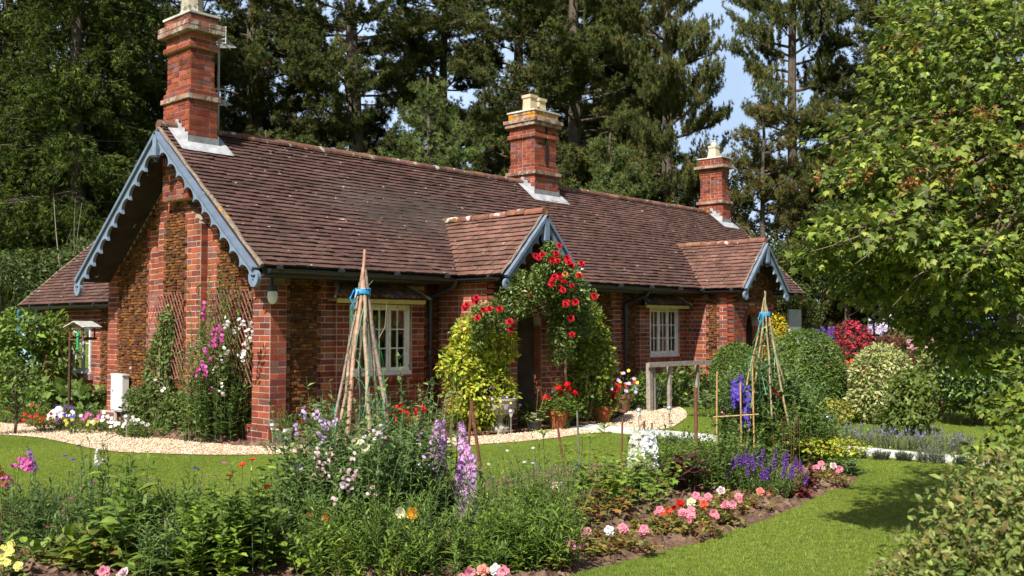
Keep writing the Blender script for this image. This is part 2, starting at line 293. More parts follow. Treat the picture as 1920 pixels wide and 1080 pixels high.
def grass():
    # mown blades where the lawn is near enough for them to show, plus longer ones along the edges
    n = 520000; d = 5.2+rng.random(n)**1.4*13; lat = rng.uniform(-.56, .56, n); P = CAM[:2]+f0[:2]*d[:, None]+RIGHT[:2]*(lat*d)[:, None]
    k = ~inside(P, BED_S) & ~inside(P, GRAVEL_S) & ~inside(P, FB) & ~inside(P, MULCH) & ~((P[:, 0] > 4.0) & (P[:, 0] < 4.66) & (P[:, 1] < -1.2)) & ~((P[:, 0] > -.02) & (P[:, 1] > -.02))
    P = P[k]; n = len(P); mb = MB(); T = (A([0, -.5, 0], [0, .5, 0], [1, 0, 0]), np.array([[0, 1, 2]]))
    up = nrm(np.c_[rng.normal(0, .45, (n, 2)), np.ones(n)]); h = rng.uniform(.010, .025, n); R = frames(up, rdir(n)); R[:, :, 1] *= .16
    inst(mb, T, np.c_[P, np.zeros(n)], R, h, pick([(.19, .285, .035), (.235, .325, .045), (.16, .25, .035), (.28, .32, .08), (.32, .32, .12)], n, .18)*(1+.22*np.sin(P[:, :1]*1.7+np.sin(P[:, 1:]*2.1)*1.3)*np.sin(P[:, 1:]*1.3+.7)))
    tag(mb.build('grass', mat('grass_blade', .6, .2, 0, trans=.35)), 'short mown green grass of the garden lawn', 'grass', None, 'stuff')
grass()
# ---------------------------------------------------------------- the cottage
BRICKS = [(0.258, 0.065, 0.036), (0.211, 0.048, 0.031), (0.281, 0.081, 0.046), (0.156, 0.045, 0.040), (0.234, 0.059, 0.034), (0.196, 0.085, 0.076), (0.274, 0.072, 0.040)]
MORTAR = (.40, .32, .25)
STONES = [(0.149, 0.056, 0.020), (0.104, 0.039, 0.018), (0.185, 0.076, 0.025), (0.208, 0.092, 0.030), (0.067, 0.030, 0.019), (0.126, 0.047, 0.019), (0.163, 0.066, 0.022)]
CH = .082
def boxes(mb, O, U, W, N, u, w, hu, hw, dep, inset, col, mi=0):
    # many small blocks standing out of a wall plane: centre (u, w), half size, depth, front face drawn in
    n = len(u); O, U, W, N = map(np.asarray, (O, U, W, N)); V = []
    for k, (d, s) in enumerate(((np.full(n, -.004), 0), (dep, 1))):
        for a, b in ((-1, -1), (1, -1), (1, 1), (-1, 1)):
            V.append(O+(u+a*(hu-s*inset))[:, None]*U+(w+b*(hw-s*inset))[:, None]*W+d[:, None]*N)
    V = np.stack(V, 1).reshape(-1, 3); base = np.arange(n)[:, None, None]*8
    Q = np.array([[4, 5, 6, 7], [0, 1, 5, 4], [1, 2, 6, 5], [2, 3, 7, 6], [3, 0, 4, 7]])
    if np.dot(np.cross(U, W), N) < 0: Q = Q[:, ::-1]
    mb.add(V, (Q[None]+base).reshape(-1, 4), np.repeat(np.broadcast_to(col, (n, 3)), 5, 0), mi)
def lay(bm_, sm_, O, U, N, z0, z1, spans, pal=BRICKS, ch=CH, ph=0, proud=.005):
    # courses of brick with toothed panels of small carstone; spans(z, k) -> [(u0, u1, 'b' or 's')]
    W = A(0, 0, 1); bu, bw, bh = [], [], []; su, sw, sh, svh = [], [], [], []
    nk = int(math.ceil((z1-z0)/ch-.15))
    for k in range(nk):
        z = z0+(k+.5)*ch
        for a, b, t in spans(z, k):
            if b-a < .03: continue
            if t == 'b':
                x = a; L0 = [.24, .118]; i = (k+ph) % 2
                first = True
                while x < b-.012:
                    L = L0[i % 2]; i += 1
                    if first and (k+ph) % 2: first = False
                    e = min(x+L, b)
                    if b-e < .05: e = b
                    bu.append((x+e)/2); bw.append(z); bh.append((e-x)/2-.006); x = e
            else:
                if sm_ is not None: Uu, Oo, Nn_ = np.asarray(U), np.asarray(O, float), np.asarray(N); q = [Oo+Uu*a-W*0+W*(z-ch/2)+Nn_*.002, Oo+Uu*b+W*(z-ch/2)+Nn_*.002, Oo+Uu*b+W*(z+ch/2)+Nn_*.002, Oo+Uu*a+W*(z+ch/2)+Nn_*.002]; sm_.add(q, [[0, 1, 2, 3] if np.dot(np.cross(Uu, W), Nn_) > 0 else [3, 2, 1, 0]], (.085, .05, .03))
                for zz, hh in ((z-ch*.25, ch*.25), (z+ch*.25, ch*.25)):
                    x = a
                    while x < b-.01:
                        e = min(x+rng.uniform(.045, .14), b)
                        if b-e < .035: e = b
                        su.append((x+e)/2); sw.append(zz+rng.normal(0, .003)); sh.append((e-x)/2-.003); svh.append(hh-.0025); x = e
    if bu:
        n = len(bu); boxes(bm_, O, U, W, N, np.array(bu), np.array(bw), np.array(bh), np.full(n, ch/2-.0065), proud+rng.normal(0, .0015, n), .002, pick(pal, n, .16))
    if su and sm_ is not None:
        n = len(su); boxes(sm_, O, U, W, N, np.array(su), np.array(sw), np.array(sh), np.array(svh)+rng.normal(0, .002, n), np.abs(rng.normal(.012, .008, n)), .006, pick(STONES, n, .2))
cottage = thing('cottage', 'long red brick and carstone cottage with blue scalloped bargeboards and tiled roof', 'cottage', (0, 0, 0))
PITCHM = math.atan2(4.31-2.25, 2.57); EAVE, RIDGE, YR = 2.25, 4.31, 2.05
def roof_z(y): return 2.25+(4.31-2.25)/2.57*(y+.52) if y < YR else 4.31-(4.31-2.25)/2.57*(y-YR)
walls, stones = MB(), MB()
XE = 13.6; YB = 4.65
# gable wall
def soffit(y): return roof_z(y)-.10
gz = [(4.6, 0), (0, 0), (0, soffit(0)), (YR, soffit(YR)), (4.6, soffit(4.6))]
V = [(0, y, z) for y, z in gz]+[(.22, y, z) for y, z in gz]
walls.add(V, [[0, 1, 2, 3, 4]], MORTAR); walls.add(V, [[9, 8, 7, 6, 5]], MORTAR)
UY = A(0, 1, 0); UX = A(1, 0, 0); NX = A(-1, 0, 0); NY = A(0, -1, 0)
def gable_spans(z, k):
    t = .06*(k % 2); top = lambda: None
    lo, hi = 0.0, 4.6
    if z > soffit(0): lo = max(lo, YR-(soffit(YR)-z-.04)/((4.31-2.25)/2.57)); hi = min(hi, YR+(soffit(YR)-z-.04)/((4.31-2.25)/2.57))
    seg = [(0, .36+t, 'b'), (.36+t, 1.33-t, 's'), (1.33-t, 1.62, 'b'), (1.62, 2.85, 'b'), (2.85, 3.27+t, 'b'), (3.27+t, 4.28-t, 's'), (4.28-t, 4.6, 'b')]
    if z < .2: seg = [(0, 4.6, 'b')]
    if z > 2.95: seg = [(lo, hi, 'b')] if z > 3.35 else [(lo, 3.05+t, 'b'), (3.05+t, hi, 's')]
    return [(max(a, lo), min(b, hi), t_) for a, b, t_ in seg if min(b, hi) > max(a, lo)]
lay(walls, stones, (0, 0, 0), UY, NX, 0.0, 4.2, gable_spans)
# projecting breast with one shoulder
br = [(2.77, 0), (1.58, 0), (1.58, 2.95), (1.97, 3.27), (1.97, 3.75), (2.1, 3.9), (2.77, 3.36)]
V = [(-.11, y, z) for y, z in br]+[(0, y, z) for y, z in br]; m_ = len(br)
walls.add(V, [list(range(m_))], MORTAR); walls.add(V, [[i, i+m_, (i+1) % m_+m_, (i+1) % m_] for i in range(m_)], MORTAR)
def breast_spans(z, k):
    t = .06*(k % 2); a = 1.58 if z < 2.95 else min(1.97, 1.58+(z-2.95)*1.22); b = 2.77
    if z > 3.36: b = min(b, 2.77-(z-3.36)*1.2)
    if b-a < .06: return []
    if z < .2 or z > 3.33: return [(a, b, 'b')]
    c0, c1 = 1.95+t, 2.62-t
    if z > 3.0: c0 = max(c0, 1.95+(z-3.0)*.5); c1 = min(c1, 2.62-(z-3.0)*1.1)
    if z > 2.95: a = max(a, min(1.97, 1.58+(z-2.95)*1.22))
    return [(a, c0, 'b'), (c0, c1, 's'), (c1, b, 'b')] if c1-c0 > .05 else [(a, b, 'b')]
lay(walls, stones, (-.11, 0, 0), UY, NX, 0, 3.9, breast_spans, ph=1)
lay(walls, None, (0, 1.58, 0), A(-1, 0, 0), NY, 0, 2.95, lambda z, k: [(0, .11, 'b')])
# corner and left pilasters stand a little proud, with a plinth
box(walls, (-.06, -.06, 0), (.19, .34, EAVE-.2), MORTAR)
lay(walls, None, (-.06, -.06, 0), UY, NX, 0, EAVE-.25, lambda z, k: [(0, .40, 'b')]); lay(walls, None, (-.06, -.06, 0), UX, NY, 0, EAVE-.25, lambda z, k: [(0, .25, 'b')], ph=1)
for y0, y1, d in ((3.27, 4.65, .05), (0, 1.5, .04)):
    box(walls, (-d-.03, y0, 0), (0, y1, .17), MORTAR); lay(walls, None, (-d-.03, y0, 0), UY, NX, 0, .16, lambda z, k: [(0, y1-y0, 'b')])
box(walls, (-.12, -.12, 0), (.24, .38, .2), MORTAR); lay(walls, None, (-.12, -.12, 0), UY, NX, 0, .2, lambda z, k: [(0, .5, 'b')]); lay(walls, None, (-.12, -.12, 0), UX, NY, 0, .2, lambda z, k: [(0, .36, 'b')])
# front wall with its window openings
WIN = [(1.22, 2.36, .80, 1.83), (8.42, 9.44, .92, 1.88)]
P1 = (2.95, 4.55, -1.15, 3.45, 3.98); P2 = (9.65, 11.25, -1.15, 10.12, 10.62)        # x0, x1, front, opening
def wall_x(mb, x0, x1, z0, z1, y0, y1, holes, col):
    xs = sorted({x0, x1, *[h[0] for h in holes], *[h[1] for h in holes]})
    for a, b in zip(xs[:-1], xs[1:]):
        hs = [h for h in holes if h[0] <= a+1e-6 and h[1] >= b-1e-6]
        if hs:
            box(mb, (a, y0, z0), (b, y1, hs[0][2]), col); box(mb, (a, y0, hs[0][3]), (b, y1, z1), col)
        else: box(mb, (a, y0, z0), (b, y1, z1), col)
wall_x(walls, .02, XE, 0, EAVE-.02, 0, .24, WIN+[(3.2, 4.3, 0.0, 2.0), (9.9, 11.0, 0.0, 2.0)], MORTAR)
def front_spans(z, k):
    t = .06*(k % 2)
    s = [(.19, .22+t, 'b'), (.22+t, .78-t, 's'), (.78-t, 1.03, 'b'), (1.03, 2.58, 'b'), (2.58, 2.63+t, 'b'), (2.63+t, 2.95, 's'), (4.55, 4.8+t, 'b'), (4.8+t, 7.32-t, 's'), (7.32-t, 7.56+t, 'b'), (7.56+t, 8.08-t, 's'),
         (8.08-t, 8.42, 'b'), (8.42, 9.44, 'b'), (9.44, 9.62, 'b'), (11.25, 11.5, 'b'), (11.5, 12.6-t, 's'), (12.6-t, XE, 'b')]
    if z < .2: s = [(.19, 2.95, 'b'), (4.55, 9.65, 'b'), (11.25, XE, 'b')]
    out = []
    for a, b, q in s:
        cuts = [w for w in WIN if w[2]-.02 < z < w[3]+.02 and w[0] < b and w[1] > a]
        if not cuts: out.append((a, b, q)); continue
        w = cuts[0]
        if a < w[0]: out.append((a, w[0], q))
        if b > w[1]: out.append((w[1], b, q))
    return out
lay(walls, stones, (0, 0, 0), UX, NY, 0, EAVE-.1, front_spans)
# the window bays stand 5 cm proud, with brick sill bands
for (a, b, c, d), (x0, x1) in zip(WIN, ((1.0, 2.6), (8.1, 9.66))):
    wall_x(walls, x0, x1, 0, EAVE-.15, -.055, -.0, [(a, b, c, d)], MORTAR)
    lay(walls, None, (0, -.055, 0), UX, NY, 0, EAVE-.2, lambda z, k: [(x0, a, 'b'), (b, x1, 'b')] if c-.01 < z < d+.02 else [(x0, x1, 'b')])
    lay(walls, None, (x0, -.055, 0), A(0, 1, 0), NX, 0, EAVE-.2, lambda z, k: [(0, .055, 'b')])
# rear and end walls
box(walls, (.02, 4.4, 0), (XE, 4.62, EAVE), MORTAR)
ez = [(0.02, 0), (4.6, 0), (4.6, soffit(4.6)), (YR, soffit(YR)), (0.02, soffit(0))]
V = [(XE, y, z) for y, z in ez]+[(XE-.2, y, z) for y, z in ez]; walls.add(V, [[0, 1, 2, 3, 4]], MORTAR); walls.add(V, [[9, 8, 7, 6, 5]], MORTAR)
box(walls, (6.3, .3, 0), (6.5, 4.3, 2.4), (.5, .48, .42)); box(walls, (.3, 1.9, 0), (XE-.3, 2.0, 2.4), (.42, .40, .36))
walls.build('wall', M_BRICK, cottage); stones.build('stone_panel', M_STONE, cottage)

# roofs ---------------------------------------------------------------------
TILES = [(0.096, 0.053, 0.044), (0.090, 0.050, 0.043), (0.101, 0.056, 0.045), (0.086, 0.049, 0.042), (0.095, 0.052, 0.044), (0.106, 0.059, 0.048), (0.082, 0.048, 0.041)]
TILES_P = [(0.149, 0.079, 0.061), (0.135, 0.071, 0.056), (0.162, 0.085, 0.066), (0.122, 0.065, 0.052), (0.149, 0.080, 0.064)]
def tile_roof(mb, O, U, S, Lu, Ls, clip=None, gauge=.098, w=.165, pal=TILES, sag=0):
    O, U, S = A(*O), nrm(A(*U)), nrm(A(*S)); N = np.cross(U, S)
    if N[2] < 0: N = -N
    nr, nc = int(round(Ls/gauge)), int(Lu/w)+2
    r, c = np.meshgrid(np.arange(nr), np.arange(nc), indexing='ij'); r, c = r.ravel(), c.ravel()
    u0 = (c-(r % 2)*.5)*w; u1 = u0+w-.005; s0 = r*(Ls/nr); um = (u0+u1)/2
    k = (u1 > .02) & (u0 < Lu-.02)
    if clip is not None: k &= clip(um, s0+gauge*.4)
    r, u0, u1, s0 = r[k], np.clip(u0[k], 0, Lu), np.clip(u1[k], 0, Lu), s0[k]; n = len(r)
    jn = rng.normal(0, .0032, (n, 1)); js = rng.normal(0, .0035, n); tl = rng.normal(0, .0025, (n, 1))
    dip = (-sag*np.sin(np.clip((u0+u1)/2/Lu, 0, 1)*math.pi*2.3)*np.sin(s0/Ls*math.pi))[:, None]
    P = lambda u, s, z: O+u[:, None]*U+s[:, None]*S+(z+dip)*N
    lo = s0+js-.012; hi = s0+gauge*1.25
    V = np.stack([P(u0, lo, .008+jn*0), P(u1, lo, .008+jn*0), P(u1, lo, .038+jn+tl), P(u0, lo, .038+jn-tl), P(u1, hi, .010+jn*.3), P(u0, hi, .010+jn*.3)], 1).reshape(-1, 3)
    Q = np.array([[0, 1, 2, 3], [3, 2, 4, 5]]); Q2 = np.array([[1, 4, 2], [0, 3, 5]])
    b = np.arange(n)[:, None, None]*6; col = np.repeat(pick(pal, n, .065), 2, 0)
    mb.add(V, (Q[None]+b).reshape(-1, 4), col); mb.add(V, (Q2[None]+b).reshape(-1, 3), col*.8)
def ridge_tiles(mb, p, q, r=.08, col=(.15, .08, .06)):
    p, q = A(*p), A(*q); L = np.linalg.norm(q-p); d = (q-p)/L; n = int(L/.32)
    for i in range(n):
        a = p+d*(i*L/n); b = p+d*((i+1)*L/n-.012); j = A(0, 0, rng.normal(0, .004)); s = nrm(np.cross(d, A(0, 0, 1))); th = np.linspace(-.25, math.pi+.25, 9)
        ring = np.array([s*math.cos(t)*r+A(0, 0, 1)*math.sin(t)*r for t in th]); V = np.concatenate([a+j+ring, b+j+ring*.97]); m = len(th)
        mb.add(V, [[k, k+1, m+k+1, m+k] for k in range(m-1)], pick([col], 1, .2)[0]); mb.add(V, [list(range(m)), list(range(m, 2*m))[::-1]], np.array(col)*.9)
sl = 2.57/math.cos(PITCHM); SF = (0, math.cos(PITCHM), math.sin(PITCHM)); SB = (0, -math.cos(PITCHM), math.sin(PITCHM))
roof = MB()
endx = lambda s: 13.95+.5+s*.34
tile_roof(roof, (-.5, -.52, 2.25), UX, SF, 16.6, sl, clip=lambda u, s: u < endx(s), sag=.035)
tile_roof(roof, (-.5, 4.62, 2.25), UX, SB, 16.6, sl, clip=lambda u, s: u < endx(s), gauge=.2, w=.33)
xe0, xe1 = 13.93, 13.93+sl*.34
def slab(mb, pts, th, col):
    pts = np.asarray(pts, float); n = nrm(np.cross(pts[1]-pts[0], pts[-1]-pts[0])); n = n if n[2] > 0 else -n; m = len(pts)
    V = np.concatenate([pts, pts-n*th]); mb.add(V, [list(range(m))], col); mb.add(V, [list(range(m, 2*m))[::-1]], col); mb.add(V, [[i, (i+1) % m, m+(i+1) % m, m+i] for i in range(m)], col)
SLAB = (.05, .04, .035)
slab(roof, [(-.49, -.5, 2.262), (xe0, -.5, 2.262), (xe1, YR, 4.305), (-.49, YR, 4.305)], .07, SLAB)
slab(roof, [(-.49, 4.6, 2.262), (xe0, 4.6, 2.262), (xe1, YR, 4.305), (-.49, YR, 4.305)], .07, SLAB)
roof.build('roof', M_TILE, cottage)
rt = MB(); ridge_tiles(rt, (-.52, YR, 4.33), (xe1+.02, YR, 4.33)); rt.build('ridge_tile', M_RIDGE, cottage)
# mortared verges
VM = mat('verge_mortar', .95, .1, .4, 22, bump=.6, bscale=70, spots=[(9, .62, (.42, .2, .03))])
def verge(mb, p, q, w=.05):
    n = 14; p, q = A(*p), A(*q); pts = np.array([p+(q-p)*t+rng.normal(0, .004, 3) for t in np.linspace(0, 1, n)]); tube(mb, pts, rng.uniform(w*.5, w*.7, n), (.20, .165, .135), 6)
for p_, q_ in (((-.5, -.55, 2.245), (-.5, YR, 4.30)), ((-.5, 4.65, 2.245), (-.5, YR, 4.30)), ((xe0, -.53, 2.25), (xe1, YR, 4.30))): vg = MB(); verge(vg, p_, q_); vg.build('verge', VM, cottage)

BLUE = (.16, .21, .30)
def bargeboard(name, apex, half, drop, V2, H2, foot, parent, depth=.11, cusp=.105, n_sc=10, thick=.045, fo=.06):
    # a fretted board along each slope: straight top edge, scalloped lower edge, a pierced round foot, and a pendant post
    mb = MB(); apex = A(*apex); H = A(*H2); Nn = A(*V2); Z = A(0, 0, 1)
    for sgn in (-1, 1):
        d = H*sgn*half-Z*drop; L = np.linalg.norm(d); d = d/L; down = nrm(-Z-np.dot(-Z, d)*d)
        ts = []; lo = []
        for i in range(n_sc):
            for k in range(12):
                s = k/12; arch = math.sqrt(max(0, 1-(2*s-1)**2)); ts.append((i+s)/n_sc); lo.append(depth+cusp*(1-arch))
        ts.append(1.0); lo.append(depth+cusp); ts = np.array(ts)*(L-.06); lo = np.array(lo)
        lo[:8] = np.minimum(lo[:8], depth+cusp)
        top = apex+ts[:, None]*d; bot = top+lo[:, None]*down
        # keep each half on its own side of the middle
        over = (bot-apex) @ (H*sgn); bot = bot-np.minimum(over, 0)[:, None]*(H*sgn)
        n = len(ts); Vf = np.concatenate([top+Nn*thick, bot+Nn*thick, top, bot]); i = np.arange(n-1)
        Q = np.concatenate([np.stack([i, i+1, n+i+1, n+i], -1), np.stack([2*n+i, 3*n+i, 3*n+i+1, 2*n+i+1], -1), np.stack([n+i, n+i+1, 3*n+i+1, 3*n+i], -1), np.stack([i+1, i, 2*n+i, 2*n+i+1], -1)])
        mb.add(Vf, Q, BLUE)
        # raised moulding under the tiles
        for off, w_, pr in ((.02, .045, .075),):
            beam(mb, top[0]+down*off+Nn*(thick/2+.02), top[-1]+down*off+Nn*(thick/2+.02), pr, w_, np.array(BLUE)*.85, up=Z)
        # foot with a trefoil hole
        c = apex+d*(L-.04)+down*(depth*.75)-Z*.045; th = np.linspace(0, 2*math.pi, 37)[:-1]; ro = foot*(1+.12*np.cos(th+math.pi/2)**3); ri = foot*.38*(1+.42*np.cos(3*th-math.pi/2))
        e1 = H*sgn; o_ = lambda r: c+r[:, None]*(np.cos(th)[:, None]*e1+np.sin(th)[:, None]*Z)
        Vf = np.concatenate([o_(ro)+Nn*(thick+.004), o_(ri)+Nn*(thick+.004), o_(ro), o_(ri)]); m = 36; i = np.arange(m); j = (i+1) % m
        mb.add(Vf, np.concatenate([np.stack([i, j, m+j, m+i], -1), np.stack([2*m+i, 3*m+i, 3*m+j, 2*m+j], -1), np.stack([m+i, m+j, 3*m+j, 3*m+i], -1), np.stack([j, i, 2*m+i, 2*m+j], -1)]), BLUE)
    hp = depth*3.4
    beam(mb, apex+Nn*(thick/2+.01)-Z*.05, apex+Nn*(thick/2+.01)-Z*(hp), .10, .09, np.array(BLUE)*1.05, up=Nn)
    lathe(mb, [(.0, -hp-.07), (.035, -hp-.06), (.055, -hp-.02), (.075, -hp), (.075, -hp+.03), (.05, -hp+.03)], apex+Nn*(thick/2+.01), (.03, .035, .045), 12)
    return mb.build(name, M_PAINT, parent)
bargeboard('bargeboard', (-.50, YR, 4.24), 2.55, 2.05, (-1, 0, 0), (0, 1, 0), .105, cottage, n_sc=11)
# timber soffit under the verge
# gutters and downpipes
BLACK = (.018, .018, .02)
def gutter(mb, p, q, r=.055):
    p, q = A(*p), A(*q); d = nrm(q-p); s = nrm(np.cross(d, A(0, 0, 1))); th = np.linspace(math.pi, 2*math.pi, 8); ring = np.array([s*math.cos(t)*r+A(0, 0, 1)*math.sin(t)*r for t in th]); m = 8
    for sc_ in (1, .9): mb.add(np.concatenate([p+ring*sc_, q+ring*sc_]), [[k, k+1, m+k+1, m+k] for k in range(m-1)], BLACK)
    mb.add(p+ring, [list(range(m))], BLACK); mb.add(q+ring, [list(range(m))], BLACK)
    L = np.linalg.norm(q-p)
    for i in range(int(L/.95)+1): c = p+d*min(.15+i*.95, L-.03); tube(mb, [c-d*.025, c+d*.025], r*1.12, BLACK, 10)
gm = MB(); gutter(gm, (-.42, -.56, 2.215), (2.72, -.56, 2.205)); gutter(gm, (4.75, -.56, 2.21), (9.5, -.56, 2.2)); gutter(gm, (11.35, -.56, 2.2), (13.9, -.56, 2.2))
box(gm, (-.45, -.5, 2.12), (2.75, -.47, 2.23), (.03, .03, .032)); box(gm, (4.7, -.5, 2.12), (13.9, -.47, 2.23), (.03, .03, .032))
gm.add([(-.4, -.48, 2.13), (13.6, -.48, 2.13), (13.6, .0, 2.13), (-.4, .0, 2.13)], [[0, 1, 2, 3]], (.05, .04, .035))
gm.add([(-.45, -.47, 2.13), (-.0, -.47, 2.13), (-.0, .0, 2.5), (-.45, .0, 2.5)], [[0, 1, 2, 3]], (.05, .04, .035))
gm.build('gutter', M_PLASTIC, cottage)
def downpipe(x, y=-.07):
    mb = MB(); tube(mb, [(x+.05, -.56, 2.17), (x+.05, -.5, 2.08), (x, y-.02, 1.95), (x, y, 1.85), (x, y, .04)], .036, (.03, .035, .045), 10)
    for z in (1.8, 1.1, .35): tube(mb, [(x, y, z), (x, y, z+.05)], .047, (.03, .035, .045), 10)
    mb.build('downpipe', M_PLASTIC, cottage)
downpipe(2.72); downpipe(7.62)

# windows
WHITE = (.74, .74, .71)
def window(x0, x1, z0, z1, y, n_cas, parent, axis='x', cols=2, rows=3):
    P = (lambda u, z, d: (u, y-d, z)) if axis == 'x' else (lambda u, z, d: (y-d, u, z))
    mb = MB()
    def bar(u0, u1, za, zb, d0, d1, c=WHITE):
        a, b = A(*P(u0, za, d0)), A(*P(u1, zb, d1)); box(mb, np.minimum(a, b), np.maximum(a, b), c)
    f = .045; bar(x0, x0+f, z0, z1, -.02, .05); bar(x1-f, x1, z0, z1, -.02, .05); bar(x0+f, x1-f, z1-f, z1, -.02, .05); bar(x0-.02, x1+.02, z0-.01, z0+f, -.02, .075)
    cw = (x1-x0-2*f)/n_cas; gl = MB()
    for i in range(n_cas):
        a = x0+f+i*cw+.004; b = a+cw-.008; s = .036
        bar(a, a+s, z0+f+.002, z1-f-.002, .0, .035); bar(b-s, b, z0+f+.002, z1-f-.002, .0, .035); bar(a+s, b-s, z1-f-s, z1-f-.002, .0, .035); bar(a+s, b-s, z0+f+.002, z0+f+s+.02, .0, .035)
        ia, ib, za, zb = a+s, b-s, z0+f+s+.02, z1-f-s
        for c in range(1, cols): u = ia+(ib-ia)*c/cols; bar(u-.009, u+.009, za, zb, .006, .028)
        for r in range(1, rows): v = za+(zb-za)*r/rows; bar(ia, ib, v-.0085, v+.0085, .005, .027)
        for c in range(cols):
            for r in range(rows):      # hand-made panes, each a little out of true
                u0, u1 = ia+(ib-ia)*c/cols, ia+(ib-ia)*(c+1)/cols; v0, v1 = za+(zb-za)*r/rows, za+(zb-za)*(r+1)/rows; j = rng.normal(0, .0018, 4)
                gl.add([P(u0, v0, .014+j[0]), P(u1, v0, .014+j[1]), P(u1, v1, .014+j[2]), P(u0, v1, .014+j[3])], [[0, 1, 2, 3]], (1, 1, 1))
    w = mb.build('window', M_PAINT, parent); gl.build('pane', M_GLASS, w); return w
def curtain(w, x0, x1, z0, z1, y, col, axis='x'):
    n = 40; u = np.linspace(x0, x1, n); d = .025*np.sin(u*70)+.01*np.sin(u*23)
    V = np.concatenate([np.c_[u, y+d, np.full(n, z0)], np.c_[u, y+d*.7, np.full(n, z1)]])
    if axis == 'y': V = V[:, [1, 0, 2]]
    mb = MB(); i = np.arange(n-1); mb.add(V, np.stack([i, i+1, n+i+1, n+i], -1), col); mb.build('curtain', mat('curtain_cloth', .9, .1, .2, 30, trans=.3), w)
def sill(x0, x1, z, y0, y1, w):
    mb = MB(); box(mb, (x0, y0+.01, z-.085), (x1, y1, z-.015), MORTAR); n = int((x1-x0)/.076)
    boxes(mb, (x0, y0, z-.05), UX, A(0, 0, 1), NY, (np.arange(n)+.5)*(x1-x0)/n, np.zeros(n), np.full(n, (x1-x0)/n/2-.005), np.full(n, .036), np.full(n, .012), .003, pick(BRICKS, n, .15))
    V = [(x0, y0-.012, z-.014), (x1, y0-.012, z-.014), (x1, y1, z+.012), (x0, y1, z+.012)]; mb.add(V, [[0, 1, 2, 3]], (.34, .13, .075)); mb.build('sill', M_BRICK, w)
w1 = window(1.24, 2.34, .82, 1.82, .02, 3, cottage); sill(1.08, 2.48, .81, -.13, .02, w1); curtain(w1, 1.25, 1.5, .85, 1.8, .16, (.35, .28, .14)); curtain(w1, 2.08, 2.35, .85, 1.8, .16, (.33, .27, .12)); curtain(w1, 1.62, 1.95, 1.45, 1.8, .2, (.24, .04, .03))
w2 = window(8.43, 9.43, .93, 1.87, .02, 3, cottage); sill(8.36, 9.5, .92, -.11, .02, w2); curtain(w2, 8.45, 8.62, .95, 1.85, .15, (.5, .48, .44)); curtain(w2, 8.85, 9.05, .95, 1.85, .15, (.45, .12, .10)); curtain(w2, 9.2, 9.42, .95, 1.85, .15, (.5, .46, .42))
def hood(x0, x1, zb, zt, yo, parent):
    # little pent roof of fish-scale tiles on a yellow board
    mb = MB(); e = .22
    O = A(x0, yo, zb); S = A(0, -yo-.05, zt-zb); Ls = np.linalg.norm(S); S = S/Ls; N = np.cross(A(1, 0, 0), S)
    slab(mb, [(x0, yo, zb), (x1, yo, zb), (x1-e, -.055, zt), (x0+e, -.055, zt)], .02, (.05, .04, .04))
    T = (np.array([[-.5, .6, 0], [-.5, .1, .03], [-.3, -.32, .05], [0, -.45, .055], [.3, -.32, .05], [.5, .1, .03], [.5, .6, 0], [0, .3, .03]]), np.array([[7, i, i+1] for i in range(6)]+[[7, 6, 0]]))
    for r in range(4):
        n = int((x1-x0-2*e*(r/3.6))/.10); xs = x0+e*(r+.3)/3.6+(np.arange(n)+.5+.5*(r % 2)*.9)*.10; xs = xs[xs < x1-e*(r+.3)/3.6]; n = len(xs)
        pos = O+(xs-x0)[:, None]*A(1, 0, 0)+S*((r+.35)/4*Ls)+N*.012; R = np.repeat(np.stack([A(1, 0, 0), S, N], -1)[None], n, 0)
        inst(mb, T, pos, R, np.full(n, .105), pick([(.16, .12, .115), (.13, .10, .105), (.20, .12, .085), (.34, .14, .06)], n, .2))
    for a, b in (((x0-.02, yo-.01, zb+.005), (x0+e, -.055, zt+.01)), ((x1+.02, yo-.01, zb+.005), (x1-e, -.055, zt+.01))): tube(mb, [a, b], .018, (.30, .27, .24), 6)
    h = mb.build('window_hood', M_TILE, parent); fb = MB(); box(fb, (x0+.05, yo+.02, zb-.075), (x1-.05, yo+.05, zb-.012), (.52, .42, .13)); box(fb, (x0+.05, yo+.05, zb-.045), (x1-.05, -.057, zb-.03), (.40, .33, .12))
    fb.build('fascia', M_PAINT, h)
hood(.80, 2.48, 1.90, 2.09, -.30, cottage); hood(7.95, 9.5, 1.93, 2.10, -.30, cottage)

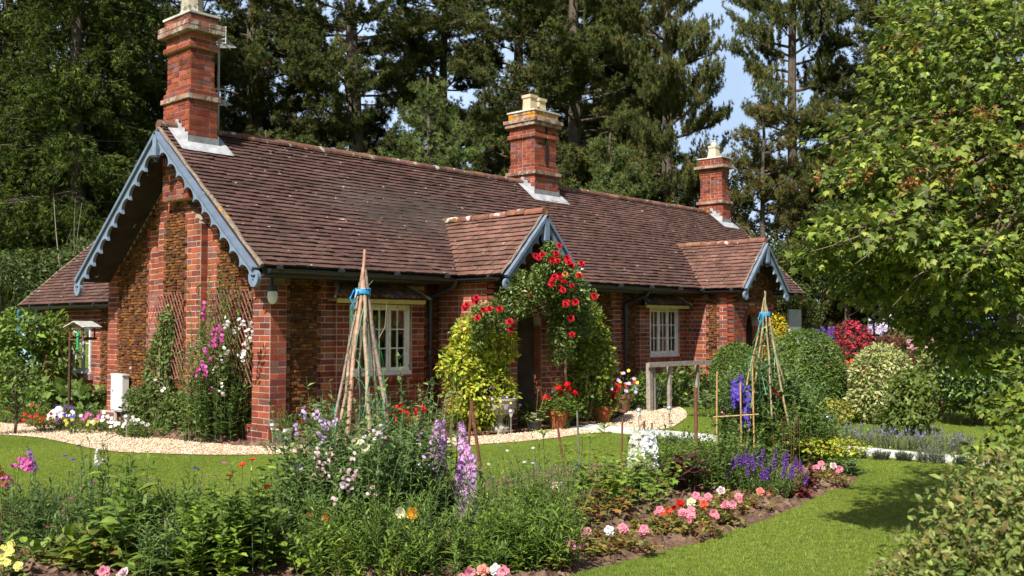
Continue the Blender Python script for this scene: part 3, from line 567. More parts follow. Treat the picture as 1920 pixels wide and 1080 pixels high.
# porches
def porch(P, xc, ra, parent):
    x0, x1, yf, a0, a1 = P; mb, st = MB(), MB(); t = .14; zi = 1.52; r = (a1-a0)/2; xm = (a0+a1)/2; rise = r*1.12
    sl_ = (3.16-2.24)/.93; top = lambda x: 3.12-abs(x-xc)*sl_-.05
    # side walls
    for xs, N in ((x0, NX), (x1-t, None)): box(mb, (xs, yf+t, 0), (xs+t, -.002, 2.2), MORTAR)
    lay(mb, st, (x0, yf, 0), UY, NX, 0, 2.18, (lambda z, k: [(0, .3+.06*(k % 2), 'b'), (.3+.06*(k % 2), .62-.06*(k % 2), 's'), (.62-.06*(k % 2), -yf, 'b')]) if ra else (lambda z, k: [(0, -yf, 'b')]))
    # front with an arched opening
    xsx = np.concatenate([np.linspace(x0, a0, 5), np.linspace(a0, a1, 17)[1:-1], np.linspace(a1, x1, 5)])
    arch = lambda x: zi+rise*math.sqrt(max(0, 1-((x-xm)/r)**2)) if a0 < x < a1 else 0
    xsx = np.sort(np.append(xsx, xc))
    for a, b in zip(xsx[:-1], xsx[1:]):
        m = (a+b)/2; za, zb = (arch(a) if a > a0 else zi, arch(b) if b < a1 else zi) if a0 < m < a1 else (0, 0)
        V = [(a, yf, za), (b, yf, zb), (b, yf, top(b)), (a, yf, top(a))]; V += [(x, yf+t, z) for x, _, z in V]
        mb.add(V, [[0, 1, 2, 3], [7, 6, 5, 4], [0, 4, 5, 1]], MORTAR)
    for xx in (a0, a1): mb.add([(xx, yf, 0), (xx, yf+t, 0), (xx, yf+t, zi), (xx, yf, zi)], [[0, 1, 2, 3]], (.26, .09, .05))
    def spans(z, k):
        q = .05*(k % 2); lo, hi = x0, x1
        if z > 2.15: h = (3.07-z)/sl_; lo, hi = max(lo, xc-h), min(hi, xc+h)
        if hi-lo < .1: return []
        c0, c1 = a0-.14, a1+.14; rr = r+.13
        if z < zi: s = [(lo, a0, 'b'), (a1, hi, 'b')]
        elif z < zi+rise+.15:
            h = rr*math.sqrt(max(0, 1-((z-zi)/(rise+.14))**2)); s = [(lo, xm-h, 'b'), (xm+h, hi, 'b')]
        else: s = [(lo, hi, 's')]
        return [(max(a, lo), min(b, hi), c) for a, b, c in s if min(b, hi)-max(a, lo) > .03]
    lay(mb, st, (0, yf, 0), UX, NY, 0, 3.06, spans)
    n = 15                              # the arch ring of bricks on edge
    for i in range(n):
        h0, h1 = math.pi*i/n+.015, math.pi*(i+1)/n-.015; P_ = lambda h, q: (xm+(r+q)*math.cos(h), (rise+q)*math.sin(h)+zi)
        pts = [P_(h0, 0), P_(h0, .13), P_(h1, .13), P_(h1, 0)]; V = [(x, yf-.016, z) for x, z in pts]+[(x, yf+.1, z) for x, z in pts]
        mb.add(V, BOXF[:, ::-1], pick(BRICKS, 1, .15)[0]*.95)
    pw = mb.build('porch', M_BRICK, parent); st.build('stone_panel', M_STONE, pw)
    rf = MB(); yo = -1.42; hw = .91; ez = 2.24; rz = 3.18; pl = math.hypot(hw, rz-ez); S1 = nrm(A(hw, 0, rz-ez)); S2 = nrm(A(-hw, 0, rz-ez)); dep = .95-yo
    behind = lambda u, s: (yo+u) < -.50+((ez+s*(rz-ez)/pl)-2.25)/((4.31-2.25)/2.57)+.08
    tile_roof(rf, (xc-hw, yo, ez), UY, S1, dep, pl, clip=behind, pal=TILES_P); tile_roof(rf, (xc+hw, yo, ez), UY, S2, dep, pl, clip=behind, pal=TILES_P)
    yv = .75
    for s in (-1, 1): slab(rf, [(xc+s*(hw-.01), yo+.01, ez+.01), (xc, yo+.01, rz-.005), (xc, yv, rz-.005), (xc+s*(hw-.01), -.46, ez+.01)], .06, SLAB)
    ro = rf.build('roof', M_TILE, pw); r2 = MB(); ridge_tiles(r2, (xc, yo-.02, rz+.015), (xc, yv+.02, rz+.015), .07, (.20, .095, .065))
    verge(r2, (xc-hw-.01, yo, ez), (xc, yo, rz+.01), .035); verge(r2, (xc+hw+.01, yo, ez), (xc, yo, rz+.01), .035); r2.build('ridge_tile', M_RIDGE, pw)
    bargeboard('bargeboard', (xc, yo+.0, rz-.03), hw-.0, rz-ez+.02, (0, -1, 0), (1, 0, 0), .085, pw, depth=.12, cusp=.085, n_sc=6, thick=.035)
    for s in (-1, 1): gt = MB(); gutter(gt, (xc+s*(hw+.03), yo+.05, ez-.04), (xc+s*(hw+.03), -.5, ez-.04), .05); gt.add([(xc+s*hw, yo, ez-.06), (xc+s*hw, -.4, ez-.06), (xc+s*.8, -.4, ez-.05), (xc+s*.8, yo, ez-.05)], [[0, 1, 2, 3]], (.05, .04, .035)); gt.build('gutter', M_PLASTIC, pw)
    dm = MB(); box(dm, (x0+t, .02, 0), (x1-t, .06, 2.0), (.06, .035, .02))
    for i in range(6): x = x0+t+.35+i*.12; box(dm, (x, .0, .02), (x+.11, .03, 1.9), (.075, .04, .022))
    box(dm, (x0+t, yf+t, 2.19), (x1-t, .2, 2.21), (.05, .04, .03)); d = dm.build('door', M_DARK, pw)
    return pw
porch(P1, 3.74, False, cottage); porch(P2, 10.43, True, cottage)

# chimneys
def chimney(x0, x1, y0, y1, zb, prof, zt, parent, pots, slot=None, mats=(M_BRICK, M_WEATHER), flash=True):
    # prof: [(z, outset, weathered)] rising; each course takes the outset of the last entry at or below it
    mb = MB(); xc, yc = (x0+x1)/2, (y0+y1)/2; hx, hy = (x1-x0)/2, (y1-y0)/2; z = zb; k = 0
    def out(z):
        o, w = prof[0][1], prof[0][2]
        for i, (a, b, c) in enumerate(prof):
            if z >= a:
                o, w = b, c
                if isinstance(c, str) and i+1 < len(prof): f = min(1, (z-a)/(prof[i+1][0]-a)); o = b+(prof[i+1][1]-b)*f; w = 0
        return o, w
    while z < zt-1e-6:
        h = min(.074, zt-z); o, w = out(z+h/2); ax, ay = hx+o, hy+o; mi = 1 if w == 1 else (2 if w == 2 else 0)
        box(mb, (xc-ax+.006, yc-ay+.006, z), (xc+ax-.006, yc+ay-.006, z+h), MORTAR if mi == 0 else (.27, .21, .17), mi)
        pal = BRICKS if mi == 0 else [(.27, .15, .11), (.22, .13, .10), (.31, .2, .15)]
        for O, U, N, L in (((xc-ax+.006, yc-ay, z+h/2), UY, NX, 2*ay), ((xc-ax, yc-ay+.006, z+h/2), UX, NY, 2*ax), ((xc+ax-.006, yc-ay, z+h/2), UY, A(1, 0, 0), 2*ay), ((xc-ax, yc+ay-.006, z+h/2), UX, UY, 2*ax)):
            us, hs, u = [], [], 0; i = k
            while u < L-.01:
                e = min(u+(.215 if i % 2 else .105), L); i += 1
                if L-e < .045: e = L
                if not (slot and N[1] < 0 and mi == 0 and slot[0] < z < slot[1] and u <= L/2+.02 and e >= L/2-.02): us.append((u+e)/2); hs.append((e-u)/2-.005)
                elif N[1] < 0:
                    for p, q in ((u, L/2-.018), (L/2+.018, e)):
                        if q-p > .02: us.append((p+q)/2); hs.append((q-p)/2-.003)
                u = e
            n = len(us); boxes(mb, O, U, A(0, 0, 1), N, np.array(us), np.zeros(n), np.array(hs), np.full(n, h/2-.0045), np.full(n, .008)+rng.normal(0, .0015, n), .0025, pick(pal, n, .16), mi)
        z += h; k += 1
    if slot: box(mb, (xc-.017, yc-hy-.006, slot[0]), (xc+.017, yc-hy+.05, slot[1]), (.02, .015, .012))  # near-black bar paints in the shade of the groove between the flues
    box(mb, (xc-hx-.02, yc-hy-.02, zt), (xc+hx+.02, yc+hy+.02, zt+.03), (.5, .48, .44))
    c = mb.build('chimney', [*mats, M_LICHEN], parent)
    for (px, py, kind) in pots:
        pm = MB(); zz = zt+.02
        if kind == 'square': lathe(pm, [(.15, 0), (.135, .26), (.165, .27), (.165, .33), (.14, .33), (.14, .05)], (px, py, zz), (.52, .42, .28), 4, sq=True)
        elif kind == 'stone': lathe(pm, [(.20, 0), (.20, .03), (.165, .10), (.145, .75), (.17, .77), (.17, .83), (.13, .83), (.13, .3)], (px, py, zz), (.34, .31, .25), 8)
        else:
            lathe(pm, [(.17, 0), (.13, .25), (.15, .27), (.15, .32), (.12, .32), (.12, .1)], (px, py, zz), (.56, .47, .34), 4, sq=True); lathe(pm, [(.075, .3), (.075, .43), (.085, .43), (.085, .45), (0, .47)], (px, py, zz), (.55, .56, .57), 12)
        pm.build('chimney_pot', M_CAST if kind == 'stone' else M_CLAY, c)
    if flash:
        fm = MB(); sp = (4.31-2.25)/2.57; col = (.36, .37, .39)
        rz = lambda y: roof_z(min(y, YR))+.05
        ax, yb_ = hx+.006, y0-.004
        # apron in front, raking soakers at the sides
        V = [(x0-.17, yb_-.16, rz(yb_-.16)), (x1+.17, yb_-.16, rz(yb_-.16)), (x1+.02, yb_-.004, rz(yb_)+.02), (x0-.02, yb_-.004, rz(yb_)+.02)]; fm.add(V, [[0, 1, 2, 3]], col)
        fm.add([(x0-.015, yb_-.006, rz(yb_)-.05), (x1+.015, yb_-.006, rz(yb_)-.05), (x1+.015, yb_-.008, rz(yb_)+.11), (x0-.015, yb_-.008, rz(yb_)+.11)], [[0, 1, 2, 3]], (.24, .25, .27))
        for s, xx in ((-1, x0-.012), (1, x1+.012)):
            m = 4; ys = np.linspace(yb_-.16, YR, m+1)
            fm.add([(xx+s*.17, ys[0], rz(ys[0])+.004), (xx+s*.15, YR, rz(YR)+.004), (xx, YR, rz(YR)+.02), (xx, ys[0]+.1, rz(ys[0]+.1)+.012)], [[0, 1, 2, 3]], col)
            yy = np.linspace(yb_, YR, m+1)
            for i in range(m): fm.add([(xx, yy[i], rz(yy[i])-.02), (xx, yy[i+1], rz(yy[i])-.02+.02), (xx, yy[i+1], rz(yy[i])+.17), (xx, yy[i], rz(yy[i])+.15)], [[0, 1, 2, 3]], np.array(col)*.97)
        fm.build('flashing', M_LEAD, c)
    return c
chimney(-.25, .20, 1.70, 2.42, 3.3, [(0, 0, 0), (4.68, .032, 1), (4.76, .02, 'f'), (4.93, -.035, 0), (5.43, -.035, 'f'), (5.49, .02, 1), (5.54, -.02, 0), (5.64, .03, 0), (5.69, .07, 1), (5.79, .0, 0)], 5.93, cottage, [(-.02, 2.06, 'stone')])
chimney(7.08, 7.80, 1.70, 2.40, 3.3, [(0, 0, 0), (4.50, .045, 1), (4.57, .01, 'f'), (4.72, -.03, 0), (5.20, -.03, 'f'), (5.27, .02, 1), (5.32, -.015, 0), (5.42, .05, 1), (5.50, .075, 1), (5.56, .0, 2)], 5.74, cottage, [(7.26, 1.98, 'square'), (7.62, 2.06, 'square')], slot=(4.72, 5.45))
chimney(14.10, 14.48, 1.70, 2.38, 3.3, [(0, 0, 0), (4.55, .045, 1), (4.62, .02, 'f'), (4.76, -.03, 0), (5.22, -.02, 0), (5.27, .015, 1), (5.32, -.01, 0), (5.42, .04, 1), (5.48, .085, 1), (5.55, .0, 0)], 5.70, cottage, [(14.29, 2.04, 'cowl')])

# low side extension
ex = MB(); es = MB(); XW = 1.1
holes = [(7.62, 8.38, .60, 1.52)]
ys = [4.6, 7.62, 8.38, 10.1]
for a, b in zip(ys[:-1], ys[1:]):
    if a == 7.62: box(ex, (XW, a, 0), (XW+.2, b, .60), MORTAR); box(ex, (XW, a, 1.52), (XW+.2, b, 1.95), MORTAR)
    else: box(ex, (XW, a, 0), (XW+.2, b, 1.95), MORTAR)
def ext_spans(z, k):
    q = .05*(k % 2)
    if z < .25: return [(4.6, 10.1, 'b')]
    if .6 < z < 1.53: return [(4.6, 6.4, 'b'), (6.4, 7.2+q, 's'), (7.2+q, 7.62, 'b'), (8.38, 8.85-q, 'b'), (8.85-q, 9.7, 's'), (9.7, 10.1, 'b')]
    return [(4.6, 6.4, 'b'), (6.4, 7.2+q, 's'), (7.2+q, 8.85-q, 'b'), (8.85-q, 9.7, 's'), (9.7, 10.1, 'b')]
lay(ex, es, (XW, 0, 0), UY, NX, 0, 1.95, ext_spans)
box(ex, (XW, 9.9, 0), (5.2, 10.1, 1.95), MORTAR); box(ex, (5, 4.6, 0), (5.2, 10.1, 2), MORTAR)
eo = ex.build('extension', M_BRICK, cottage); es.build('stone_panel', M_STONE, eo)
we = window(7.64, 8.36, .62, 1.50, XW+.03, 2, eo, axis='y', cols=1, rows=3); curtain(we, 7.7, 8.0, .64, 1.48, XW+.15, (.5, .5, .48), 'y')
sm_ = MB(); n = 11
boxes(sm_, (XW, 7.5, .55), UY, A(0, 0, 1), NX, (np.arange(n)+.5)*1.0/n, np.zeros(n), np.full(n, .04), np.full(n, .05), np.full(n, .07), .004, pick([(.20, .13, .12), (.26, .12, .09)], n, .15)); sm_.build('sill', M_BRICK, we)
er = MB(); pe = math.radians(42); Se = A(math.cos(pe), 0, math.sin(pe)); tile_roof(er, (.82, 4.4, 1.94), UY, Se, 5.95, 3.0)
slab(er, [(.83, 4.4, 1.945), (.83, 10.34, 1.945), A(.83, 10.34, 1.945)+Se*3, A(.83, 4.4, 1.945)+Se*3], .06, SLAB)
Sb = A(-math.cos(pe), 0, math.sin(pe)); tp = A(.83, 4.4, 1.945)+Se*3
slab(er, [tp, tp+A(0, 5.94, 0), tp+A(2.2, 5.94, -2), tp+A(2.2, 0, -2)], .06, (.13, .07, .055))
er.build('roof', M_TILE, eo); gv = MB(); verge(gv, (.82, 10.36, 1.94), A(.82, 10.36, 1.95)+Se*3, .05); gv.build('verge', M_WEATHER, eo)
gv = MB(); gutter(gv, (.77, 4.7, 1.90), (.77, 10.3, 1.90)); gv.build('gutter', M_PLASTIC, eo)
# ---------------------------------------------------------------- small things round the house
def plain(name, mb, m, label, cat, group=None, loc=None, smooth=False): return tag(mb.build(name, m, None, smooth, loc), label, cat, group)
# wall lamp
t = thing('wall_lamp', 'white glass bulkhead lamp hanging under the eave at the near corner', 'lamp', (-.08, -.14, 0))
mb = MB(); lathe(mb, [(.0, 2.03), (.06, 2.03), (.065, 1.99), (.065, 1.955), (.0, 1.95)], (0, 0, 0), (.02, .02, .022), 16); beam(mb, (0, .02, 2.03), (0, .02, 2.13), .03, .03, (.02, .02, .022)); mb.build('lamp_base', M_PLASTIC, t)
mb = MB(); lathe(mb, [(.058, 1.955), (.066, 1.92), (.064, 1.87), (.05, 1.82), (.025, 1.795), (0, 1.79)], (0, 0, 0), (.75, .75, .73), 20); mb.build('lamp_shade', M_PLASTIC, t, True)
# alarm sounder / floodlight hung in the gable apex
t = thing('security_light', 'small dark security light with red side hung in the gable peak', 'lamp', (-.35, 1.98, 3.78))
mb = MB(); lathe(mb, [(0, .16), (.06, .15), (.085, .08), (.09, 0), (.07, -.03), (0, -.04)], (0, 0, 0), (.03, .03, .035), 14); mb.build('body', M_PLASTIC, t, True); mb = MB(); box(mb, (-.07, .09, 0), (0, .115, .10), (.6, .02, .02)); mb.build('side_panel', M_PLASTIC, t)
# meter box
t = thing('meter_box', 'white upright utility meter box fixed to the gable wall', 'meter box', (-.06, 3.93, 0))
mb = MB(); box(mb, (-.10, -.185, .20), (0, .185, .76), (.62, .62, .60)); box(mb, (-.11, -.20, .75), (0, .20, .775), (.66, .66, .64)); mb.build('case', M_PLASTIC, t)
mb = MB(); box(mb, (-.112, -.17, .225), (-.102, .17, .745), (.82, .82, .80)); box(mb, (-.116, .10, .5), (-.11, .13, .53), (.1, .1, .1)); mb.build('door', M_PLASTIC, t)
mb = MB(); tube(mb, [(-.06, .1, .2), (-.06, .1, 0)], .03, (.40, .36, .30), 8); tube(mb, [(-.06, -.12, .2), (-.06, -.12, 0.0)], .024, (.03, .03, .03), 8); mb.build('conduit', M_PLASTIC, t)
# trellis
def trellis(y0, y1, z0, z1, label):
    mb = MB(); n = 17; w, h = y1-y0, z1-z0
    for s in (1, -1):
        for i in range(-n, n) if s > 0 else range(-n, n, 3):
            a = i*.085; pts = []
            ya, za, yb, zb = a, 0, a+h*.62, h
            if s < 0: ya, yb = w-ya, w-yb
            lo, hi = 0, 1
            for (p, q) in ((ya, yb),):
                d = q-p
                if abs(d) > 1e-6:
                    t0, t1 = sorted(((0-p)/d, (w-p)/d)); lo, hi = max(lo, t0), min(hi, t1)
            if hi-lo > .03:
                P = lambda t_: (-.045-.008*s, y0+ya+(yb-ya)*t_, z0+(zb-za)*t_); beam(mb, P(lo), P(hi), .006, .011, (.26, .12, .10))
    return plain('trellis', mb, M_WOOD, label, 'trellis', 'diamond trellis panels on the gable wall', (0, 0, 0))
T1 = trellis(1.95, 3.0, .75, 2.0, 'red brown diamond trellis on the gable, with sparse climber before it'); T1.location.x = -.11
trellis(.3, 1.42, .75, 2.0, 'red brown diamond trellis behind the flowering sweet peas by the corner').location.x = -.05
# TV aerials
def aerial(loc, h, label, els):
    t = thing('tv_aerial', label, 'aerial', loc); mb = MB(); tube(mb, [(0, 0, 0), (0, 0, h)], .016, (.42, .40, .34), 8); mb.build('mast', M_PLASTIC, t)
    for z, L, n, el, ang in els:
        mb = MB(); d = A(math.cos(ang), math.sin(ang), 0); s = A(-d[1], d[0], 0); p = A(0, 0, z); tube(mb, [p-d*.25, p+d*L], .009, (.5, .5, .5), 6)
        for i in range(n): c = p+d*(-.05+L*i/n); tube(mb, [c-s*el, c+s*el], .005, (.5, .5, .5), 4)
        for k in range(5): tube(mb, [p-d*.22-s*.18+A(0, 0, -.12+.06*k), p-d*.22+s*.18+A(0, 0, -.12+.06*k)], .007, (.7, .7, .7), 4)
        for k in (-1, 0, 1): tube(mb, [p-d*.22+s*.17*k+A(0, 0, -.13), p-d*.22+s*.17*k+A(0, 0, .13)], .006, (.7, .7, .7), 4)
        mb.build('antenna', M_PLASTIC, t)
    return t
_d = ray(410, 150); _p = CAM+_d*((2.3-CAM[1])/_d[1])
aerial((_p[0], 2.3, 3.9), 1.98, 'white television aerial on a mast behind the tall left chimney', [(1.93, .55, 9, .13, .72), (1.0, .4, 8, .12, .72)])
aerial((15.05, 2.45, 4.0), 1.95, 'small white television aerial behind the farthest right chimney', [(1.85, .35, 5, .13, 2.4)])
# overhead wires
def wire(p, q, sag, label):
    p, q = A(*p), A(*q); mb = MB(); tube(mb, [p+(q-p)*t-A(0, 0, 4*sag*t*(1-t)) for t in np.linspace(0, 1, 14)], .007, (.006, .006, .006), 5); plain('overhead_wire', mb, M_DARK, label, 'wire')
wire(at(-60, 225, 19), at(285, 266, 17.5), .12, 'upper thin black wire running from the left to the gable roof')
wire(at(-60, 352, 20), at(218, 378, 18.3), .12, 'lower thin black wire passing before the trees left of the gable')
wire((14.4, 2.1, 4.1), at(1700, 424, 30), .08, 'pale thin wire running right from the farthest chimney')
# solar lamps
def solar_lamp(p, h, label):
    t = thing('solar_lamp', label, 'garden lamp', (p[0], p[1], 0), 0, 'solar stake lamps along the paths')
    mb = MB(); tube(mb, [(0, 0, 0), (0, 0, h-.09)], .009, (.6, .6, .6), 8); mb.build('stake', M_METAL, t)
    mb = MB(); lathe(mb, [(.012, h-.10), (.035, h-.03), (.038, h-.012)], (0, 0, 0), (.7, .72, .72), 14); mb.build('lens', M_PLASTIC, t)
    mb = MB(); lathe(mb, [(.055, h-.015), (.056, h-.005), (.035, h+.02), (0, h+.028)], (0, 0, 0), (.72, .72, .72), 16); mb.build('cap', M_METAL, t, True)
solar_lamp(g(237, 822), .30, 'solar stake lamp among pink flowers below the meter box'); solar_lamp(g(511, 836), .27, 'solar stake lamp beside the white pot at the corner'); solar_lamp(g(958, 814), .33, 'solar stake lamp just before the stone urn')
solar_lamp(g(1198, 803), .28, 'solar stake lamp on the paving, left of the gravel circle'); solar_lamp(g(1255, 798), .28, 'solar stake lamp at the edge of the gravel circle'); solar_lamp(g(1551, 834), .36, 'solar stake lamp beside the lavender at the paving edge')
# pots
def pot(name, label, cat, p, r, h, m, col, rim=.018, soil=True, taper=.72):
    t = thing(name, label, cat, (p[0], p[1], 0)); mb = MB(); lathe(mb, [(0, 0.005), (r*taper, 0), (r*.97, h*.8), (r*1.06, h*.8), (r*1.08, h), (r*.96, h), (r*.93, h*.82), (0, h*.82)], (0, 0, 0), col, 28); mb.build('pot', m, t)
    return t
def stone_urn(p):
    t = thing('stone_urn', 'weathered grey stone garden urn on a pedestal before the golden shrub', 'urn', (p[0], p[1], 0)); mb = MB()
    box(mb, (-.16, -.16, 0), (.16, .16, .045), (.36, .34, .29)); lathe(mb, [(.15, .045), (.155, .075), (.13, .10), (.07, .13), (.055, .17), (.06, .21), (.09, .225), (.09, .24)], (0, 0, 0), (.36, .34, .29), 28)
    th = np.arange(56)*2*math.pi/56; prof = [(.09, .24), (.17, .28), (.215, .35), (.23, .41), (.235, .45), (.265, .47), (.265, .495), (.22, .495), (.2, .44), (0, .43)]
    V = []
    for i, (r, z) in enumerate(prof):
        f = 1+(.045*np.abs(np.cos(th*7)) if 0 < i < 4 else 0*th); V.append(np.c_[r*f*np.cos(th), r*f*np.sin(th), np.full(56, z)])
    V = np.concatenate(V); n = len(prof); i = np.arange(n-1)[:, None]*56; j = np.arange(56)[None]; k = (j+1) % 56; mb.add(V, np.stack([i+j, i+k, i+56+k, i+56+j], -1).reshape(-1, 4), (.36, .34, .29)); mb.build('bowl', M_CAST, t); return t
URN = g(935, 812); stone_urn(URN)
POTW = g(531, 832); pot('white_pot', 'white glazed bucket pot beside the near corner of the cottage', 'flower pot', POTW, .115, .20, M_CAST, (.72, .71, .68), taper=.78)
POTD = g(1003, 808); pot('black_pot', 'small black plastic pot with terracotta rim by the porch door', 'flower pot', POTD, .10, .15, M_PLASTIC, (.025, .025, .028))
POT1 = g(1047, 804); pot('terracotta_pot', 'terracotta pot of red geraniums at the foot of the porch pier', 'flower pot', POT1, .165, .27, M_CLAY, (.42, .12, .05), taper=.62)
POT2 = g(1130, 793); pot('terracotta_pot', 'terracotta pot of red geraniums on the bark right of the porch', 'flower pot', POT2, .175, .27, M_CLAY, (.42, .12, .05), taper=.62)
POT3 = g(1166, 772); pot('stone_pot', 'brown pot of mixed flowers near the fence end', 'flower pot', POT3, .17, .30, M_CLAY, (.20, .09, .06), taper=.7)
POT4 = g(857, 806); pot('terracotta_pot', 'terracotta pot hidden under the left golden shrub', 'flower pot', POT4, .17, .32, M_CLAY, (.36, .12, .05), taper=.7)
# post and rail fence with wire netting
fn = thing('garden_fence', 'grey weathered post and rail fence with wire netting before the cottage wall', 'fence', (7.3, -.82, 0))
FW = (.30, .27, .23)
for i, (x, h, w) in enumerate(((0, .86, .09), (.13, .86, .055), (.62, .84, .065), (1.55, .84, .065), (2.45, .84, .065), (3.3, .84, .065))):
    mb = MB(); beam(mb, (x, 0, 0), (x, rng.normal(0, .01), h), w, w*.9, np.array(FW)*(1+.1*rng.normal()), up=(0, 1, 0)); mb.build('post', M_WOOD, fn)
mb = MB(); beam(mb, (-.1, -.05, .83), (3.4, -.06, .82), .035, .085, FW); mb.build('rail', M_WOOD, fn)
mb = MB()
for s in (1, -1):
    for i in range(-9, 34):
        a, b = i*.10, i*.055+s*.8*.6; z0, z1 = .02, .79
        lo, hi = 0, 1; d = b-a; t0, t1 = sorted(((0.1-a)/d, (3.3-a)/d)); lo, hi = max(lo, t0), min(hi, t1)
        if hi > lo: tube(mb, [(a+d*lo, 0, z0+(z1-z0)*lo), (a+d*hi, 0, z0+(z1-z0)*hi)], .0009, (.05, .05, .045), 3, cap=False)
mb.build('netting', M_METAL, fn)
mb = MB(); G_ = g(1585, 778)
for dx in (0, .07): beam(mb, (dx, 0, 0), (dx+rng.normal(0, .01), 0, .92-dx*.6), .065, .055, (.22, .16, .12), up=(0, 1, 0))
plain('fence_post', mb, M_WOOD, 'pair of brown split posts between the topiary dome and variegated shrub', 'fence post', None, (G_[0], G_[1], 0))
# wire line fence at the far right
ff = thing('wire_fence', 'low pale rail on thin posts beyond the clipped dome', 'fence', (13.2, -2.0, 0))
mb = MB(); tube(mb, [(0, 0, 1.05), (3.5, -3.5, 1.05)], .02, (.5, .5, .48), 6); mb.build('rail', M_PLASTIC, ff)
for i in range(5): mb = MB(); tube(mb, [(i*.85, -i*.85, 0), (i*.85, -i*.85, 1.08)], .022, (.4, .39, .36), 6); mb.build('post', M_PLASTIC, ff)
mb = MB(); box(mb, (-.3, -.02, 0), (.3, .02, 1.9), (.34, .35, .36)); plain('grey_panel', mb, M_PAINT, 'pale grey panel at the far end of the cottage', 'panel', None, at(1490, 613, 22.5)*A(1, 1, 0))
# bird table, hanging feeder, blue door, white ornament
BT = at(155, 613, 16.6)
t = thing('bird_table', 'wooden bird table with a pale gabled roof before the extension window', 'bird table', (BT[0], BT[1], 0), .5)
mb = MB(); beam(mb, (-.1, .16, 0), (-.1, .16, 1.28), .035, .035, (.07, .045, .03), up=(0, 1, 0)); mb.build('post', M_WOOD, t)
mb = MB(); box(mb, (-.17, -.14, 1.28), (.17, .14, 1.30), (.16, .08, .045)); [box(mb, a, b, (.16, .08, .045)) for a, b in (((-.17, -.15, 1.28), (.17, -.13, 1.33)), ((-.17, .13, 1.28), (.17, .15, 1.33)))]
for x in (-.15, .15):
    for y in (-.12, .12): beam(mb, (x, y, 1.3), (x, y, 1.52), .02, .02, (.16, .08, .045), up=(0, 1, 0))
mb.build('tray', M_WOOD, t); mb = MB()
for s in (-1, 1): slab(mb, [(-.24, s*.20, 1.50), (.24, s*.20, 1.50), (.24, 0, 1.60), (-.24, 0, 1.60)], .014, (.42, .42, .38))
mb.build('roof', M_WOOD, t)
FD = at(146, 640, 16.4); mb = MB(); lathe(mb, [(0, -.14), (.035, -.14), (.037, -.12), (.022, -.11), (.022, .08), (.037, .09), (.03, .12), (0, .15)], (0, 0, 0), (.03, .30, .12), 12); tube(mb, [(0, 0, .14), (0, 0, .26)], .003, (.1, .1, .1), 4)
plain('bird_feeder', mb, M_PLASTIC, 'green tube bird feeder hanging beneath the bird table', 'bird feeder', None, FD)
t = thing('blue_door', 'pale blue painted boarded door behind the climber at the far left', 'door', (1.02, 9.9, 0))
mb = MB(); [box(mb, (-.04, .1*i, .02), (0, .1*i+.095, 1.75), (.32, .50, .58)) for i in range(-1, 8)]; mb.build('panel', M_PAINT, t); mb = MB(); box(mb, (-.06, .85, 0), (0, .94, 1.85), (.02, .16, .45)); mb.build('frame', M_PAINT, t)
WC = g(104, 795); mb = MB()
for c, r in (((0, 0, .10), .10), ((.02, -.07, .17), .075), ((-.03, .06, .06), .08), ((.03, -.12, .10), .05)):
    th, ph = np.meshgrid(np.arange(14)*2*math.pi/14, np.linspace(0, math.pi, 9)); V = np.stack([np.sin(ph)*np.cos(th), np.sin(ph)*np.sin(th), np.cos(ph)], -1).reshape(-1, 3)*r*(1+.06*rng.normal(size=(126, 1)))+A(*c)
    i = np.arange(8)[:, None]*14; j = np.arange(14)[None]; mb.add(V, np.stack([i+j, i+14+j, i+14+(j+1) % 14, i+(j+1) % 14], -1).reshape(-1, 4), (.72, .72, .70))
plain('garden_ornament', mb, M_CAST, 'white rounded stone ornament among the flowers below the left climber', 'ornament', None, (WC[0], WC[1], .03), True)
# bean pole wigwams
def wigwam(p, h, r, poles, label, col, tip=.2):
    t = thing('wigwam', label, 'plant support', (p[0], p[1], 0)); k = h-tip
    for i, (a, rad, ext, lean) in enumerate(poles):
        mb = MB(); n = 9; b = A(r*math.cos(a), r*math.sin(a), 0); c = A(.035*math.cos(a), .035*math.sin(a), k); d = c-b
        pts = np.array([b+d*s*(1+ext*0)+nrm(rng.normal(size=3))*.012 for s in np.linspace(0, 1+ext, n)]); tube(mb, pts, np.linspace(rad, rad*.6, n), pick([col, np.array(col)*.75, np.array(col)*A(1.05, .9, .8)], 1, .15)[0], 7)
        if lean:
            q = pts[-3]; tube(mb, [q, q+A(*rng.normal(0, .05, 2), .12), q+A(*rng.normal(0, .08, 2), .3)], [rad*.4, rad*.3, .002], np.array(col)*.8, 5)
        mb.build('pole', M_BARK, t)
    mb = MB()
    for i in range(5): zz = k-.03+.018*i; th = np.linspace(0, 2*math.pi, 14); tube(mb, np.c_[.056*np.cos(th), .056*np.sin(th), zz*.5+(k-.03)*.5+.006*np.sin(th*2+i)], .006, (.03, .30, .62), 5)
    for s in (-1, 1): tube(mb, [(-.07, .02*s, k), (-.10, .03*s, k-.06), (-.08+.02*s, .02, k-.14)], .006, (.03, .30, .62), 5)
    mb.build('twine', M_PLASTIC, t)
    mb = MB()                                     # green plastic netting wound round the poles
    for i in range(26):
        a0 = rng.uniform(0, 6.3); z0 = rng.uniform(.5, k*.85); pts = []
        for s in np.linspace(0, 1, 7): z = z0+s*rng.uniform(.1, .5)*(1 if i % 2 else -1); rr = (r*(1-z/k)+.05)*rng.uniform(.85, 1.1); pts.append((rr*math.cos(a0+s*1.6), rr*math.sin(a0+s*1.6), z))
        tube(mb, pts, .0028, (.03, .28, .14), 3)
    mb.build('netting', M_PLASTIC, t)
    return t
WG1 = g(678, 985); WG2 = g(1437, 868)
